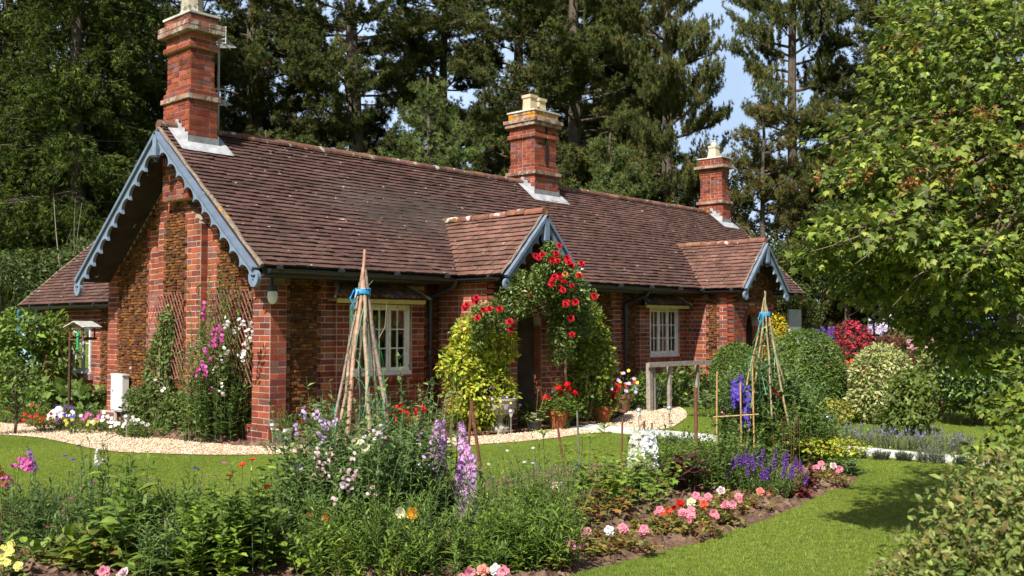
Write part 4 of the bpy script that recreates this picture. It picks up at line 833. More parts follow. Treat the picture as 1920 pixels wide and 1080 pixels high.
wigwam(WG1, 1.98, .33, [(.2, .015, .09, 0), (1.0, .018, .06, 1), (1.8, .017, .10, 0), (2.7, .015, .03, 0), (3.5, .020, .17, 1), (4.3, .021, .07, 0), (5.1, .020, .09, 0), (5.8, .017, .04, 1)], 'tall bean pole wigwam tied with blue string, nearest the cottage corner', (.32, .25, .19))
wigwam(WG2, 1.85, .38, [(0.1, 0.012, 0.08, 0), (0.8, 0.011, 0.14, 0), (1.5, 0.013, 0.06, 0), (2.3, 0.012, 0.11, 0), (3.0, 0.013, 0.07, 0), (3.9, 0.012, 0.15, 0), (4.6, 0.014, 0.08, 1), (5.4, 0.012, 0.07, 0)], 'slender cane wigwam tied with blue string before the clipped domes', (.27, .22, .14))
# rusty iron stakes
def stake(px, pyt, pyb, dep, label, r=.011, tilt=0, m=None, col=(.16, .07, .04), grp='rusty stakes standing in the flower bed'):
    p = at(px, pyb, dep); b = A(p[0], p[1], 0); zt = at(px, pyt, dep)[2]; mb = MB(); d = RIGHT*tilt
    tube(mb, [A(0, 0, 0), d*.5+A(0, 0, zt*.5)+rng.normal(0, .004, 3), d+A(0, 0, zt)], r, col, 8); plain('plant_stake', mb, m or M_RUST, label, 'stake', grp, b)
stake(868, 755, 1000, 8.0, 'dark rusty stake left of the two mauve delphinium spires', .012, .07); stake(912, 752, 1010, 7.6, 'rusty stake with white ties right of the mauve delphiniums', .013, -.12)
stake(1062, 790, 920, 9.4, 'leaning rusty stake above the dark red flower', .011, -.09); stake(1088, 770, 900, 9.9, 'grey stake just right of the leaning rusty stake', .010, -.03, M_WOOD, (.16, .14, .12))
stake(1164, 785, 880, 10.2, 'short rusty stake left of the white delphiniums', .010, .02); stake(1205, 790, 920, 9.6, 'rusty stake standing in front of the white delphiniums', .011, .02); stake(1305, 727, 850, 11.2, 'thick rusty stake rising before the paving path', .022, 0); stake(1223, 793, 870, 10.6, 'thin rusty stake behind the white delphinium', .009, 0)
stake(795, 745, 900, 8.6, 'slim brown stake behind the sweet peas', .009, .01)
# cane frame by the blue delphiniums
b = at(1380, 880, 10.6); t = thing('cane_frame', 'small bamboo frame of two canes and a crossbar by the blue delphiniums', 'plant support', (b[0], b[1], 0))
for dx, h in ((-.21, 1.02), (.20, 1.10), (.06, .9)): mb = MB(); tube(mb, [RIGHT*(dx*1.0)+A(0, 0, 0), RIGHT*dx*.93+A(0, 0, h)], .009, (.42, .27, .11), 7); mb.build('cane', M_WOOD, t)
mb = MB(); tube(mb, [RIGHT*-.24+A(0, 0, .53), RIGHT*.25+A(0, 0, .56)], .008, (.45, .32, .16), 6); mb.build('crossbar', M_WOOD, t)
# ---------------------------------------------------------------- plant builders
def gd(px, dep): p = at(px, 613, dep); return A(p[0], p[1], 0)
def leaf_cloud(mb, blobs, n, T, size, pal, up=.5, shell=.72, rough=.16, jit=.2, mi=0, drop=.25, clumps=.35):
    blobs = np.asarray(blobs, float); ar = (blobs[:, 3]*blobs[:, 4]+blobs[:, 4]*blobs[:, 5]+blobs[:, 3]*blobs[:, 5]); k = rng.choice(len(blobs), n, p=ar/ar.sum())
    d = rdir(n); r = np.where(rng.random(n) < shell, 1-np.abs(rng.normal(0, rough, n)), rng.uniform(.35, 1, n))
    ph = rng.uniform(0, 6.28, (5, 3)); w = rng.normal(0, 3.2, (5, 3))     # lumps and hollows
    lump = sum(np.sin(d @ w[i]+ph[i, 0]+k*2.1) for i in range(5))/5; r = r*(1+clumps*lump)
    P = blobs[k, :3]+d*r[:, None]*blobs[k, 3:6]
    keep = np.ones(n, bool)
    for j in range(len(blobs)):
        q = np.linalg.norm((P-blobs[j, :3])/blobs[j, 3:6], axis=1); keep &= ~((q < .55) & (k != j) & (rng.random(n) < .8))
    keep &= P[:, 2] > .01; P, d = P[keep], d[keep]; m = len(P)
    ld = nrm(d*.7+rdir(m)*.9-A(0, 0, drop)); nm = nrm(d*.6+rdir(m)*.55+A(0, 0, up)); S = size*np.exp(rng.normal(0, .22, m))
    inst(mb, T, P, frames(ld, nm), S, pick(pal, m, jit), mi); return P
def twigs(mb, root, blobs, n, r, col, sides=4):
    root = A(*root); blobs = np.asarray(blobs, float)
    for i in range(n):
        b = blobs[rng.integers(len(blobs))]; e = b[:3]+rdir(1)[0]*b[3:6]*.75; m = (root+e)/2+rng.normal(0, .12, 3)*np.linalg.norm(e-root)*.6+A(0, 0, .08*np.linalg.norm(e-root))
        pts = [root*(1-t)**2+m*2*t*(1-t)+e*t*t for t in np.linspace(0, 1, 7)]; tube(mb, pts, np.linspace(r, r*.2, 7), pick([col], 1, .15)[0], sides, cap=False)
def shrub(name, label, cat, p, blobs, n, T, size, pal, m=None, group=None, nst=10, sr=.015, scol=(.14, .10, .07), part='foliage', **kw):
    t = thing(name, label, cat, (p[0], p[1], 0), 0, group); mb = MB(); leaf_cloud(mb, blobs, n, T, size, pal, **kw); mb.build(part, m or M_LEAF, t)
    if nst: mb = MB(); twigs(mb, (0, 0, 0), blobs, nst, sr, scol); mb.build('stem', M_BARK, t)
    return t
def stems_mesh(mb, P, r0, r1, col):
    S, n, _ = P.shape; r = np.linspace(r0, r1, n)[None, :, None]; o = [A(1, 0, 0), A(-.5, .87, 0), A(-.5, -.87, 0)]
    V = np.stack([P+q*r for q in o], 2).reshape(S, n*3, 3); i = np.arange(n-1)[:, None]*3; j = np.arange(3)[None]; k = (j+1) % 3
    Q = np.stack([i+j, i+k, i+3+k, i+3+j], -1).reshape(-1, 4); Fc = (Q[None]+np.arange(S)[:, None, None]*n*3).reshape(-1, 4); mb.add(V.reshape(-1, 3), Fc, np.repeat(np.broadcast_to(col, (S, 3)), len(Q), 0))
def herb(mf, ms, S, h, spread, lean, T, ln, per, pal, scol=(.09, .14, .04), t0=.08, elev=.5, sr=.004, taper=.5, whorl=1, hj=.18, flop=.1):
    a = rng.uniform(0, 6.28, S); rr = spread*np.sqrt(rng.random(S)); b = np.c_[rr*np.cos(a), rr*np.sin(a), np.zeros(S)]; hh = h*np.exp(rng.normal(0, hj, S))*(1-.25*(rr/max(spread, 1e-6))**2)
    out = b*lean/max(spread, 1e-6)+np.c_[rng.normal(0, flop*h, (S, 2)), np.zeros(S)]; tip = b+out+np.c_[np.zeros((S, 2)), hh]
    t = np.linspace(0, 1, 6)[None, :, None]; mid = b+out*.25+np.c_[np.zeros((S, 2)), hh*.55]; P = b[:, None]*(1-t)**2+mid[:, None]*2*t*(1-t)+tip[:, None]*t**2
    stems_mesh(ms, P, sr, sr*.45, pick([scol], S, .15))
    N = S*per; s = np.repeat(np.arange(S), per); tt = t0+(1-t0)*(np.tile((np.arange(per)//whorl+.5)/(per/whorl), S)+rng.normal(0, .015, N)); tt = np.clip(tt, 0, 1)[:, None]
    pos = b[s]*(1-tt)**2+mid[s]*2*tt*(1-tt)+tip[s]*tt**2; az = np.tile(np.arange(per)*2.4 if whorl == 1 else np.arange(per)*(2*math.pi/whorl)+(np.arange(per)//whorl)*.8, S)+np.repeat(a*3, per)+rng.normal(0, .3, N)
    el = elev+rng.normal(0, .25, N); d = np.c_[np.cos(az)*np.cos(el), np.sin(az)*np.cos(el), np.sin(el)]; nm = np.c_[-np.cos(az)*np.sin(el), -np.sin(az)*np.sin(el), np.cos(el)]+rdir(N)*.35
    sz = ln*np.exp(rng.normal(0, .2, N))*(1-taper*tt[:, 0]**2); inst(mf, T, pos, frames(d, nm), sz, pick(pal, N, .17)); return tip
_pet = {}
def bloom_mesh(kind, pal):
    key = (kind, tuple(map(tuple, pal)))
    if key in _pet: return _pet[key]
    mb = MB(); one = lambda T, pos, d, nm, s, c: inst(mb, T, np.array([pos], float), frames(np.array([d], float), np.array([nm], float)), np.array([s], float), np.array([c]))
    C = lambda: pick(pal, 1, .12)[0]
    if kind == 'sweetpea':
        for i in range(3):
            o = A(*rng.normal(0, .016, 2), -.026*i); a = rng.uniform(0, 6.28); f = A(math.cos(a), math.sin(a), .2); c = C()
            T = (A([0, 0, 0], [.1, -.55, .12], [.65, -.7, .1], [1, 0, -.05], [.65, .7, .1], [.1, .55, .12], [.5, 0, -.12]), LEAF6[1]); one(T, o, A(0, 0, 1)+f*.2, f, .026, c); one(T, o+f*.006, f*.8+A(0, 0, .4), A(0, 0, 1)+f*.3, .017, np.minimum(c*1.1, .85))
    elif kind in ('rose', 'begonia', 'poppy', 'petunia', 'daisy'):
        R = dict(rose=.045, begonia=.034, poppy=.03, petunia=.032, daisy=.022)[kind]
        layers = dict(rose=[(1, .35), (.8, .7), (.55, 1.2), (.35, 1.6)], begonia=[(1, .3), (.78, .6), (.52, 1.0)], poppy=[(1, .75), (.9, .9)], petunia=[(1, .3), (.9, .35)], daisy=[(1, .1), (.7, .3)])[kind]
        for i, (s, cup) in enumerate(layers):
            T = _petals(9 if kind == 'daisy' else 5, cup, .2 if kind == 'daisy' else .52); a = i*.7; n_ = A(.15, .1, 1); one(T, A(0, 0, .004*i), A(math.cos(a), math.sin(a), 0), n_, R*s, C()*(1-.06*i))
    elif kind == 'geranium':
        d = rdir(34); d[:, 2] = np.abs(d[:, 2])*.9-.1; d = nrm(d); inst(mb, FLOWER5, d*.042*A(1, 1, .8), frames(np.cross(d, rdir(34)), d), np.full(34, .02), pick(pal, 34, .15))
    elif kind == 'phlox':
        d = rdir(26); d[:, 2] = np.abs(d[:, 2])*.6; inst(mb, FLOWER5, d*A(.04, .04, .025), frames(np.cross(d, rdir(26)), nrm(d)+A(0, 0, .7)), np.full(26, .013), pick(pal, 26, .2))
    elif kind in ('delphinium', 'salvia', 'lavender', 'astilbe', 'spire'):
        L, n, r, s = dict(delphinium=(.36, 120, .052, .034), salvia=(.10, 40, .008, .009), lavender=(.045, 14, .006, .007), astilbe=(.22, 90, .03, .012), spire=(.2, 60, .018, .014))[kind]
        t = rng.random(n); a = np.arange(n)*2.4; rr = r*(1-.55*t**2); d = np.c_[np.cos(a), np.sin(a), rng.normal(.1, .3, n)]; P = np.c_[rr*np.cos(a), rr*np.sin(a), t*L]
        inst(mb, CUPF if kind == 'salvia' else FLOWER5, P, frames(np.cross(d, rdir(n)), d), s*(1-.5*t**2)*np.exp(rng.normal(0, .15, n)), pick(pal, n, .18)); tube(mb, [(0, 0, -.02), (0, 0, L+.02)], .003, (.10, .15, .05), 4)
    o = mb.build(kind+'_bloom', M_PETAL); me = o.data; bpy.data.objects.remove(o); _pet[key] = me; return me
def bloom(parent, kind, pal, loc, s=1.0, name=None, tilt=.35, face=None):
    o = bpy.data.objects.new(name or dict(delphinium='flower_spike', salvia='flower_spike', lavender='flower_spike', astilbe='flower_spike', spire='flower_spike').get(kind, 'flower'), bloom_mesh(kind, pal)); sc.collection.objects.link(o)
    o.parent = parent; o.location = loc; o.scale = (s,)*3; z = rng.uniform(0, 6.28); d = mathutils.Vector((rng.normal(0, tilt), rng.normal(0, tilt), 1)) if face is None else mathutils.Vector(face)+mathutils.Vector(rng.normal(0, .25, 3))
    o.rotation_euler = (d.to_track_quat('Z', 'Y') @ mathutils.Quaternion((0, 0, 1), z)).to_euler(); return o
def plant(name, label, cat, p, parts, group=None):
    # parts: list of herb() keyword sets; one mesh of foliage and one of stems
    t = thing(name, label, cat, (p[0], p[1], 0), rng.uniform(0, 0), group); mf, ms = MB(), MB(); tips = [herb(mf, ms, **k) for k in parts]
    mf.build('foliage', M_LEAF, t); ms.build('stem', M_STEM, t); return t, np.concatenate(tips)
TOCAM = (-.62, -.62, .45)
def blooms_at(t, kind, pal, pts, dep, s=1.0, **k):
    for q in pts:
        px, py = q[:2]; dd = dep+(q[2] if len(q) > 2 else rng.normal(0, .06)); w = at(px, py, dd)-np.array(t.location); bloom(t, kind, pal, w, s*rng.uniform(.85, 1.15), **k)
G_MID = [(0.135, 0.212, 0.035), (0.107, 0.179, 0.031), (0.171, 0.256, 0.044), (0.090, 0.145, 0.028)]
G_BLUE = [(0.143, 0.222, 0.064), (0.118, 0.189, 0.054), (0.185, 0.264, 0.080), (0.101, 0.165, 0.047)]
G_BRIGHT = [(0.193, 0.299, 0.033), (0.161, 0.247, 0.033), (0.241, 0.344, 0.044), (0.129, 0.202, 0.028)]
G_DARK = [(0.049, 0.091, 0.023), (0.063, 0.112, 0.029), (0.039, 0.073, 0.021)]
G_GOLD = [(.46, .49, .045), (.38, .43, .04), (.50, .49, .07), (.30, .37, .035), (.20, .28, .03)]
G_VARI = [(0.400, 0.432, 0.168), (0.525, 0.516, 0.264), (0.200, 0.264, 0.072), (0.312, 0.360, 0.108)]
C_PINK = [(.72, .18, .32), (.78, .35, .45)]; C_LPINK = [(.75, .50, .55), (.78, .62, .62), (.70, .42, .5)]; C_LILAC = [(.55, .42, .68), (.66, .55, .74)]; C_RED = [(.62, .02, .02), (.5, .015, .015)]
C_ROSE = [(.56, .015, .03), (.68, .04, .06), (.46, .01, .025)]; C_WHITE = [(.78, .78, .76), (.72, .73, .74)]; C_MAUVE = [(.66, .38, .66), (.74, .50, .74), (.56, .30, .62)]; C_BLUE = [(.10, .07, .45), (.14, .10, .55), (.20, .12, .5)]
C_PURP = [(.16, .06, .34), (.22, .09, .42)]; C_YEL = [(.75, .52, .04), (.7, .6, .15)]; C_CREAM = [(.75, .72, .5)]; C_ORANGE = [(.75, .30, .02)]; C_MAG = [(.55, .08, .36), (.62, .15, .42)]
# ---------------------------------------------------------------- sweet peas on the first wigwam
def sweet_pea(p, label, S, h, spread, group, grow=1.08, pal=G_BLUE):
    return plant('sweet_pea', label, 'sweet pea', p, [dict(S=int(S*1.7), h=h, spread=spread, lean=spread*.5, T=LEAF2, ln=.074*grow, per=28, pal=pal, scol=(.13, .19, .08), elev=.5, sr=.0035, taper=.45, flop=.06), dict(S=S//2, h=h*.75, spread=spread*1.1, lean=spread*.6, T=LANCE, ln=.08*grow, per=20, pal=pal, scol=(.14, .20, .08), elev=.7, sr=.003, flop=.1)], group)[0]
SG = 'sweet peas climbing the first wigwam'
a = sweet_pea(gd(600, 7.0), 'sweet pea with pale pink and lilac blossoms left of the first wigwam', 40, .84, .26, SG); c = sweet_pea(gd(672, 6.7), 'sweet pea with pink and white blossoms in front of the first wigwam', 46, .78, .28, SG)
d = sweet_pea(gd(745, 7.1), 'sweet pea mostly in leaf at the right of the first wigwam', 46, .84, .27, SG); e = sweet_pea(gd(680, 7.7), 'sweet pea in bud behind the poles of the first wigwam', 44, .92, .32, SG); f = sweet_pea(gd(775, 7.9), 'sweet pea with red blossoms behind the mauve delphinium', 34, .92, .22, SG)
blooms_at(a, 'sweetpea', C_LILAC, [(566, 766), (572, 775), (597, 768), (592, 780), (606, 797), (612, 790), (600, 812), (603, 825), (626, 788), (623, 795), (555, 800), (552, 870)], 6.65, 0.95)
blooms_at(a, 'sweetpea', C_LPINK, [(590, 848), (600, 843), (622, 845), (598, 858), (626, 857), (604, 866), (600, 882), (606, 890), (615, 880)], 6.45, 0.95); blooms_at(c, 'sweetpea', C_LPINK, [(640, 885), (660, 880), (664, 887), (648, 903), (657, 910), (668, 855), (684, 964), (694, 918), (630, 935)], 6.2, 0.90); blooms_at(c, 'sweetpea', C_WHITE, [(686, 818), (650, 902), (641, 912)], 6.2, 0.90); blooms_at(d, 'sweetpea', C_LPINK+C_LILAC, [(706, 812), (713, 815), (719, 803), (716, 820), (790, 858), (785, 815)], 6.65, 0.90)
blooms_at(f, 'sweetpea', C_RED, [(730, 770), (745, 765), (762, 772), (778, 770), (735, 785), (775, 785), (726, 762), (790, 765), (750, 762)], 7.6, 1.05)
# feathery poppies and lower growth in front
def poppy(p, label, S=34, h=.5, spread=.25, pal=G_MID): return plant('poppy_plant', label, 'poppy', p, [dict(S=S, h=h, spread=spread, lean=spread*.9, T=LANCE, ln=.07, per=32, pal=pal, elev=.6, sr=.003, flop=.12)], 'feathery poppies in front of the sweet peas')[0]
q = [poppy(gd(560, 6.35), 'feathery poppy with a small orange red flower left of the first wigwam', pal=G_BLUE+G_MID), poppy(gd(640, 6.15), 'feathery green poppy below the pink sweet peas', 40, .46), poppy(gd(725, 6.1), 'feathery poppy below the cream and orange flowers', 44, .52), poppy(gd(800, 6.3), 'feathery poppy with a white flower before the mauve delphinium', 42, .5), poppy(gd(690, 5.9), 'lowest feathery poppy at the front of the bed', 40, .34, .3, G_BRIGHT), poppy(gd(840, 6.0), 'feathery poppy below the right rusty stake', 34, .34, .25)]
blooms_at(q[0], 'poppy', [(.6, .06, .01)], [(583, 963), (612, 972)], 6.2, .8, face=TOCAM); blooms_at(q[2], 'poppy', C_ORANGE+C_YEL, [(777, 963)], 6.2, 1.4, face=TOCAM); blooms_at(q[2], 'poppy', C_CREAM, [(668, 835, .4), (685, 840, .4), (752, 962)], 6.2, 1.2, face=TOCAM); blooms_at(q[3], 'poppy', C_WHITE, [(802, 977)], 6.2, 1.2, face=TOCAM)
# broad leaves low down
def broadleaf(p, label, S, h, spread, ln, pal, T=LEAF6, per=9, name='leafy_plant', cat='plant', group=None, elev=.35, **k): return plant(name, label, cat, p, [dict(S=S, h=h, spread=spread, lean=spread*.8, T=T, ln=ln, per=per, pal=pal, elev=elev, sr=.004, **k)], group)
broadleaf(gd(590, 6.0), 'broad leaved seedling beside the first wigwam at the front', 9, .3, .14, .10, G_BRIGHT)
# left part of the bed
LG = 'leafy perennials in the left part of the bed'
t, tp = broadleaf(gd(30, 6.9), 'lime leaved plant with magenta phlox heads at the left edge', 20, .5, .2, .07, G_BRIGHT, LANCE, 22, group=LG); blooms_at(t, 'phlox', C_MAG, [(47, 862), (52, 868), (30, 875), (46, 880), (54, 879), (8, 897), (14, 905)], 6.8, 1.0); blooms_at(t, 'spire', [(.40, .24, .58)], [(66, 880)], 6.9, .9); blooms_at(t, 'astilbe', [(.28, .05, .04), (.35, .14, .05)], [(6, 905)], 6.7, 1.1)
def penstemon(px, dep, label, S=40, h=.42, sp=.22, pal=G_BLUE): return plant('penstemon', label, 'perennial', gd(px, dep), [dict(S=S, h=h, spread=sp, lean=sp*.3, T=LANCE, ln=.085, per=30, pal=pal, elev=.65, sr=.0035, whorl=2, flop=.05)], LG)
t, tp = penstemon(105, 6.7, 'upright narrow leaved perennial with tiny white and navy flowers, far left', 46, .44)
for k in tp[::5]: bloom(t, 'daisy', [(.10, .08, .3)], k, .6)
t, tp = penstemon(165, 6.5, 'upright narrow leaved perennial with reddish buds, left of the broad leaves', 46, .42)
for k in tp[::6]: bloom(t, 'daisy', [(.45, .08, .16)], k, .6)
t, tp = penstemon(55, 6.8, 'low grey green perennial under the magenta phlox', 34, .4)
t, tp = penstemon(195, 7.0, 'thin stemmed perennial topped with white spikes before the lawn', 16, .7, .12); blooms_at(t, 'spire', C_WHITE, [(180, 870), (178, 876)], 6.9, .5); blooms_at(t, 'daisy', [(.08, .07, .3)], [(128, 828), (148, 836), (122, 855), (137, 862)], 6.9, .8)
broadleaf(gd(235, 6.4), 'tall broad leaved phlox with sharp pointed leaves', 12, .58, .14, .15, G_BRIGHT+G_MID, LANCE, 18, group=LG, whorl=2, taper=.3); broadleaf(gd(275, 6.2), 'broad pointed leaves in the middle of the left bed', 14, .45, .2, .15, G_MID, LEAF6, 10, group=LG); broadleaf(gd(225, 6.15), 'large soft bright leaves at the front of the left bed', 10, .36, .2, .17, G_BRIGHT, LEAF6, 8, group=LG); broadleaf(gd(110, 6.25), 'low rosette of broad leaves beside bare soil', 6, .2, .12, .13, G_BRIGHT+G_MID, LEAF6, 6, group=LG, elev=.6); broadleaf(gd(185, 6.05), 'yellowing leaves of a tired perennial', 10, .3, .12, .11, [(.22, .16, .04), (.12, .14, .03)], LEAF6, 8, group=LG)
t, tp = penstemon(345, 6.5, 'airy upright perennial with one navy flower head', 52, .46, .24, G_MID+G_BLUE); blooms_at(t, 'phlox', [(.08, .06, .28)], [(368, 880)], 6.4, .55); blooms_at(t, 'daisy', C_MAG, [(420, 868), (403, 892), (390, 890), (380, 910)], 6.5, .75)
t, tp = penstemon(300, 6.8, 'slender perennial with purple dots behind the broad leaves', 30, .42, .2, G_MID)
for k in tp[::5]: bloom(t, 'daisy', [(.2, .1, .35)], k, .5)
t, tp = plant('phlox_plant', 'bushy phlox with stacked leaves and scarlet flowers above, beside the lawn', 'phlox', gd(440, 6.25), [dict(S=34, h=.48, spread=.24, lean=.1, T=LEAF6, ln=.085, per=30, pal=G_MID+G_BRIGHT, elev=.35, sr=.0045, whorl=2, taper=.3, flop=.03)], LG); blooms_at(t, 'petunia', [(.66, .05, .02)], [(455, 872), (473, 863), (430, 893), (503, 914), (485, 925)], 6.4, .9, tilt=.3)
ms = MB(); stems_mesh(ms, np.array([[(at(px, py, 6.4)-np.array(t.location))*A(1, 1, s)*A(.6+.4*s, .6+.4*s, 1) for s in np.linspace(.4, 1, 4)] for px, py in ((455, 872), (473, 863), (430, 893), (503, 914), (485, 925))]), .003, .002, (.1, .14, .04)); ms.build('stem', M_STEM, t)
plant('phlox_plant', 'bushy phlox of stacked light leaves at the very front', 'phlox', gd(400, 5.85), [dict(S=22, h=.42, spread=.2, lean=.08, T=LEAF6, ln=.08, per=24, pal=G_BRIGHT, elev=.4, sr=.0045, whorl=2, taper=.3, flop=.03)], LG); plant('phlox_plant', 'bushy phlox with deep green stacked leaves right of the scarlet flowers', 'phlox', gd(480, 6.0), [dict(S=26, h=.55, spread=.17, lean=.07, T=LEAF6, ln=.075, per=28, pal=G_MID, elev=.35, sr=.0045, whorl=2, taper=.3, flop=.03)], LG); penstemon(330, 5.95, 'silvery leaved perennial at the front of the left bed', 24, .38, .2, G_BLUE); broadleaf(gd(285, 5.8), 'low strappy leaves beside the pink begonia at the bottom edge', 9, .2, .16, .16, G_MID, LANCE, 8, group=LG)
# ---------------------------------------------------------------- middle of the bed
MG = 'perennials in the middle of the bed'
t, tp = plant('delphinium', 'delphinium with two tall mauve spikes tied to rusty stakes', 'delphinium', gd(850, 7.5), [dict(S=9, h=.55, spread=.13, lean=.06, T=LOBED, ln=.075, per=9, pal=G_MID, elev=.4, sr=.005), dict(S=4, h=.95, spread=.1, lean=.02, T=LOBED, ln=.05, per=5, pal=G_MID, elev=.4, sr=.006, flop=.02)]); blooms_at(t, 'delphinium', C_MAUVE, [(818, 888, .1), (866, 935, 0), (872, 966, -.1)], 7.35, 1.12, tilt=.08); blooms_at(t, 'delphinium', C_MAUVE, [(868, 842, .05), (812, 905, .1), (850, 950, .1)], 7.45, .55, tilt=.15)
AIRY = dict(T=LANCE, elev=.8, sr=.0028, flop=.1)
for px, dep, lab in ((950, 7.4, 'airy love in a mist with white stars, right of the mauve delphinium'), (1000, 7.7, 'airy love in a mist with navy heads before the lawn'), (915, 7.0, 'airy seedlings at the foot of the right rusty stake'), (1040, 7.2, 'airy seedlings with a dark red bloom below the leaning stake')):
    t, tp = plant('love_in_a_mist', lab, 'annual', gd(px, dep), [dict(S=40, h=.52, spread=.22, lean=.12, ln=.055, per=18, pal=G_BLUE+G_MID, **AIRY)], 'airy annuals in the middle of the bed')
    for k in tp[::5]: bloom(t, 'daisy', C_WHITE if px in (950, 915) else [(.14, .10, .38)], k+A(0, 0, .01), .62)
    if px == 1040: blooms_at(t, 'petunia', [(.35, .01, .015)], [(1038, 932)], 7.0, 1.1, face=(-.3, -.3, 1)); blooms_at(t, 'phlox', C_LPINK, [(1045, 908), (1040, 912)], 7.0, .8)
for px, dep, h, lab in ((960, 6.3, .42, 'fresh green leafy mound at the front of the bed centre'), (1015, 6.25, .4, 'fresh green leafy mound next to the bed edge'), (930, 6.1, .3, 'low leafy growth below the right rusty stake'), (1020, 6.8, .46, 'leafy stems behind the fresh green mounds'), (965, 6.9, .5, 'leafy stems below the airy white stars')):
    plant('leafy_perennial', lab, 'perennial', gd(px, dep), [dict(S=40, h=h, spread=.24, lean=.12, T=LANCE, ln=.09, per=26, pal=G_BRIGHT+G_MID, elev=.55, sr=.0035, flop=.06)], MG)
for px, pyt, dep in ((1025, 812, 7.8), (1068, 800, 8.1), (1086, 798, 8.3), (1130, 798, 8.8), (1098, 806, 8.0), (1048, 835, 7.6)):
    z = at(px, pyt, dep)[2]; t = thing('lily_stem', 'tall young lily stem with a whorl of pointed leaves at its tip', 'lily', gd(px, dep), 0, 'young lily stems'); mf, ms = MB(), MB(); herb(mf, ms, 1, z, .01, .03, LANCE, .11, 14, G_BRIGHT, (.10, .14, .05), t0=.2, elev=.3, sr=.005, taper=-.1, hj=0.01, flop=.02); 
    tip = ms.V[-1][-3:].mean(0); aa = np.arange(7)*.9; inst(mf, LANCE, np.repeat(tip[None], 7, 0), frames(np.c_[np.cos(aa), np.sin(aa), np.full(7, .55)], np.c_[-np.cos(aa), -np.sin(aa), np.ones(7)]), np.full(7, .13), pick(G_BRIGHT, 7)); mf.build('foliage', M_LEAF, t); ms.build('stem', M_STEM, t)
t, tp = plant('delphinium', 'delphinium with white spikes beside rusty stakes', 'delphinium', gd(1210, 9.0), [dict(S=12, h=.4, spread=.16, lean=.08, T=LOBED, ln=.09, per=8, pal=G_MID, elev=.4, sr=.005)]); blooms_at(t, 'delphinium', C_WHITE, [(1217, 878, 0), (1222, 880, .1)], 8.75, 1.05, tilt=.06); blooms_at(t, 'delphinium', [(.62, .68, .5), (.75, .76, .7)], [(1194, 872, 0), (1190, 876, .1)], 8.75, .85, tilt=.06)
for px, dep, lab in ((1150, 8.3, 'lobed lime leaves of a geum left of the white delphiniums'), (1200, 8.6, 'lobed bright leaves of a geum below the white delphiniums'), (1110, 8.0, 'lobed leaves below the lily stems'), (1180, 7.9, 'lobed leaves just behind the begonias'), (1235, 9.0, 'lobed green leaves left of the dark castor plant')):
    plant('geum_plant', lab, 'perennial', gd(px, dep), [dict(S=26, h=.42, spread=.22, lean=.16, T=LOBED, ln=.085, per=6, pal=G_BRIGHT+[(.2, .22, .03)], t0=.4, elev=.25, sr=.003)], MG)
for px, dep, lab in ((1085, 7.3, 'bronze orange leaved heuchera at the left end of the begonias'), (1130, 7.6, 'bronze orange leaved heuchera behind the first begonias')):
    plant('heuchera', lab, 'perennial', gd(px, dep), [dict(S=18, h=.26, spread=.16, lean=.14, T=LOBED, ln=.075, per=5, pal=[(.30, .13, .03), (.22, .15, .03), (.12, .12, .03), (.36, .20, .05)], t0=.5, elev=.25, sr=.003)], MG)
plant('castor_plant', 'dark purple castor plant with big lobed leaves', 'castor plant', gd(1285, 8.7), [dict(S=8, h=.42, spread=.16, lean=.16, T=LOBED, ln=.18, per=5, pal=[(.045, .018, .02), (.06, .02, .022), (.09, .04, .03)], t0=.5, elev=.15, sr=.007, scol=(.06, .02, .025))])
for px, dep, h, lab in ((1335, 9.1, .50, 'dense green aster mound below the thick rusty stake'), (1280, 9.6, .48, 'dense green aster mound behind the castor plant'), (1380, 9.3, .46, 'dense green aster mound left of the purple salvia')):
    plant('aster_mound', lab, 'perennial', gd(px, dep), [dict(S=60, h=h, spread=.34, lean=.16, T=LEAF2, ln=.06, per=26, pal=G_MID, elev=.45, sr=.003, flop=.05)], MG)
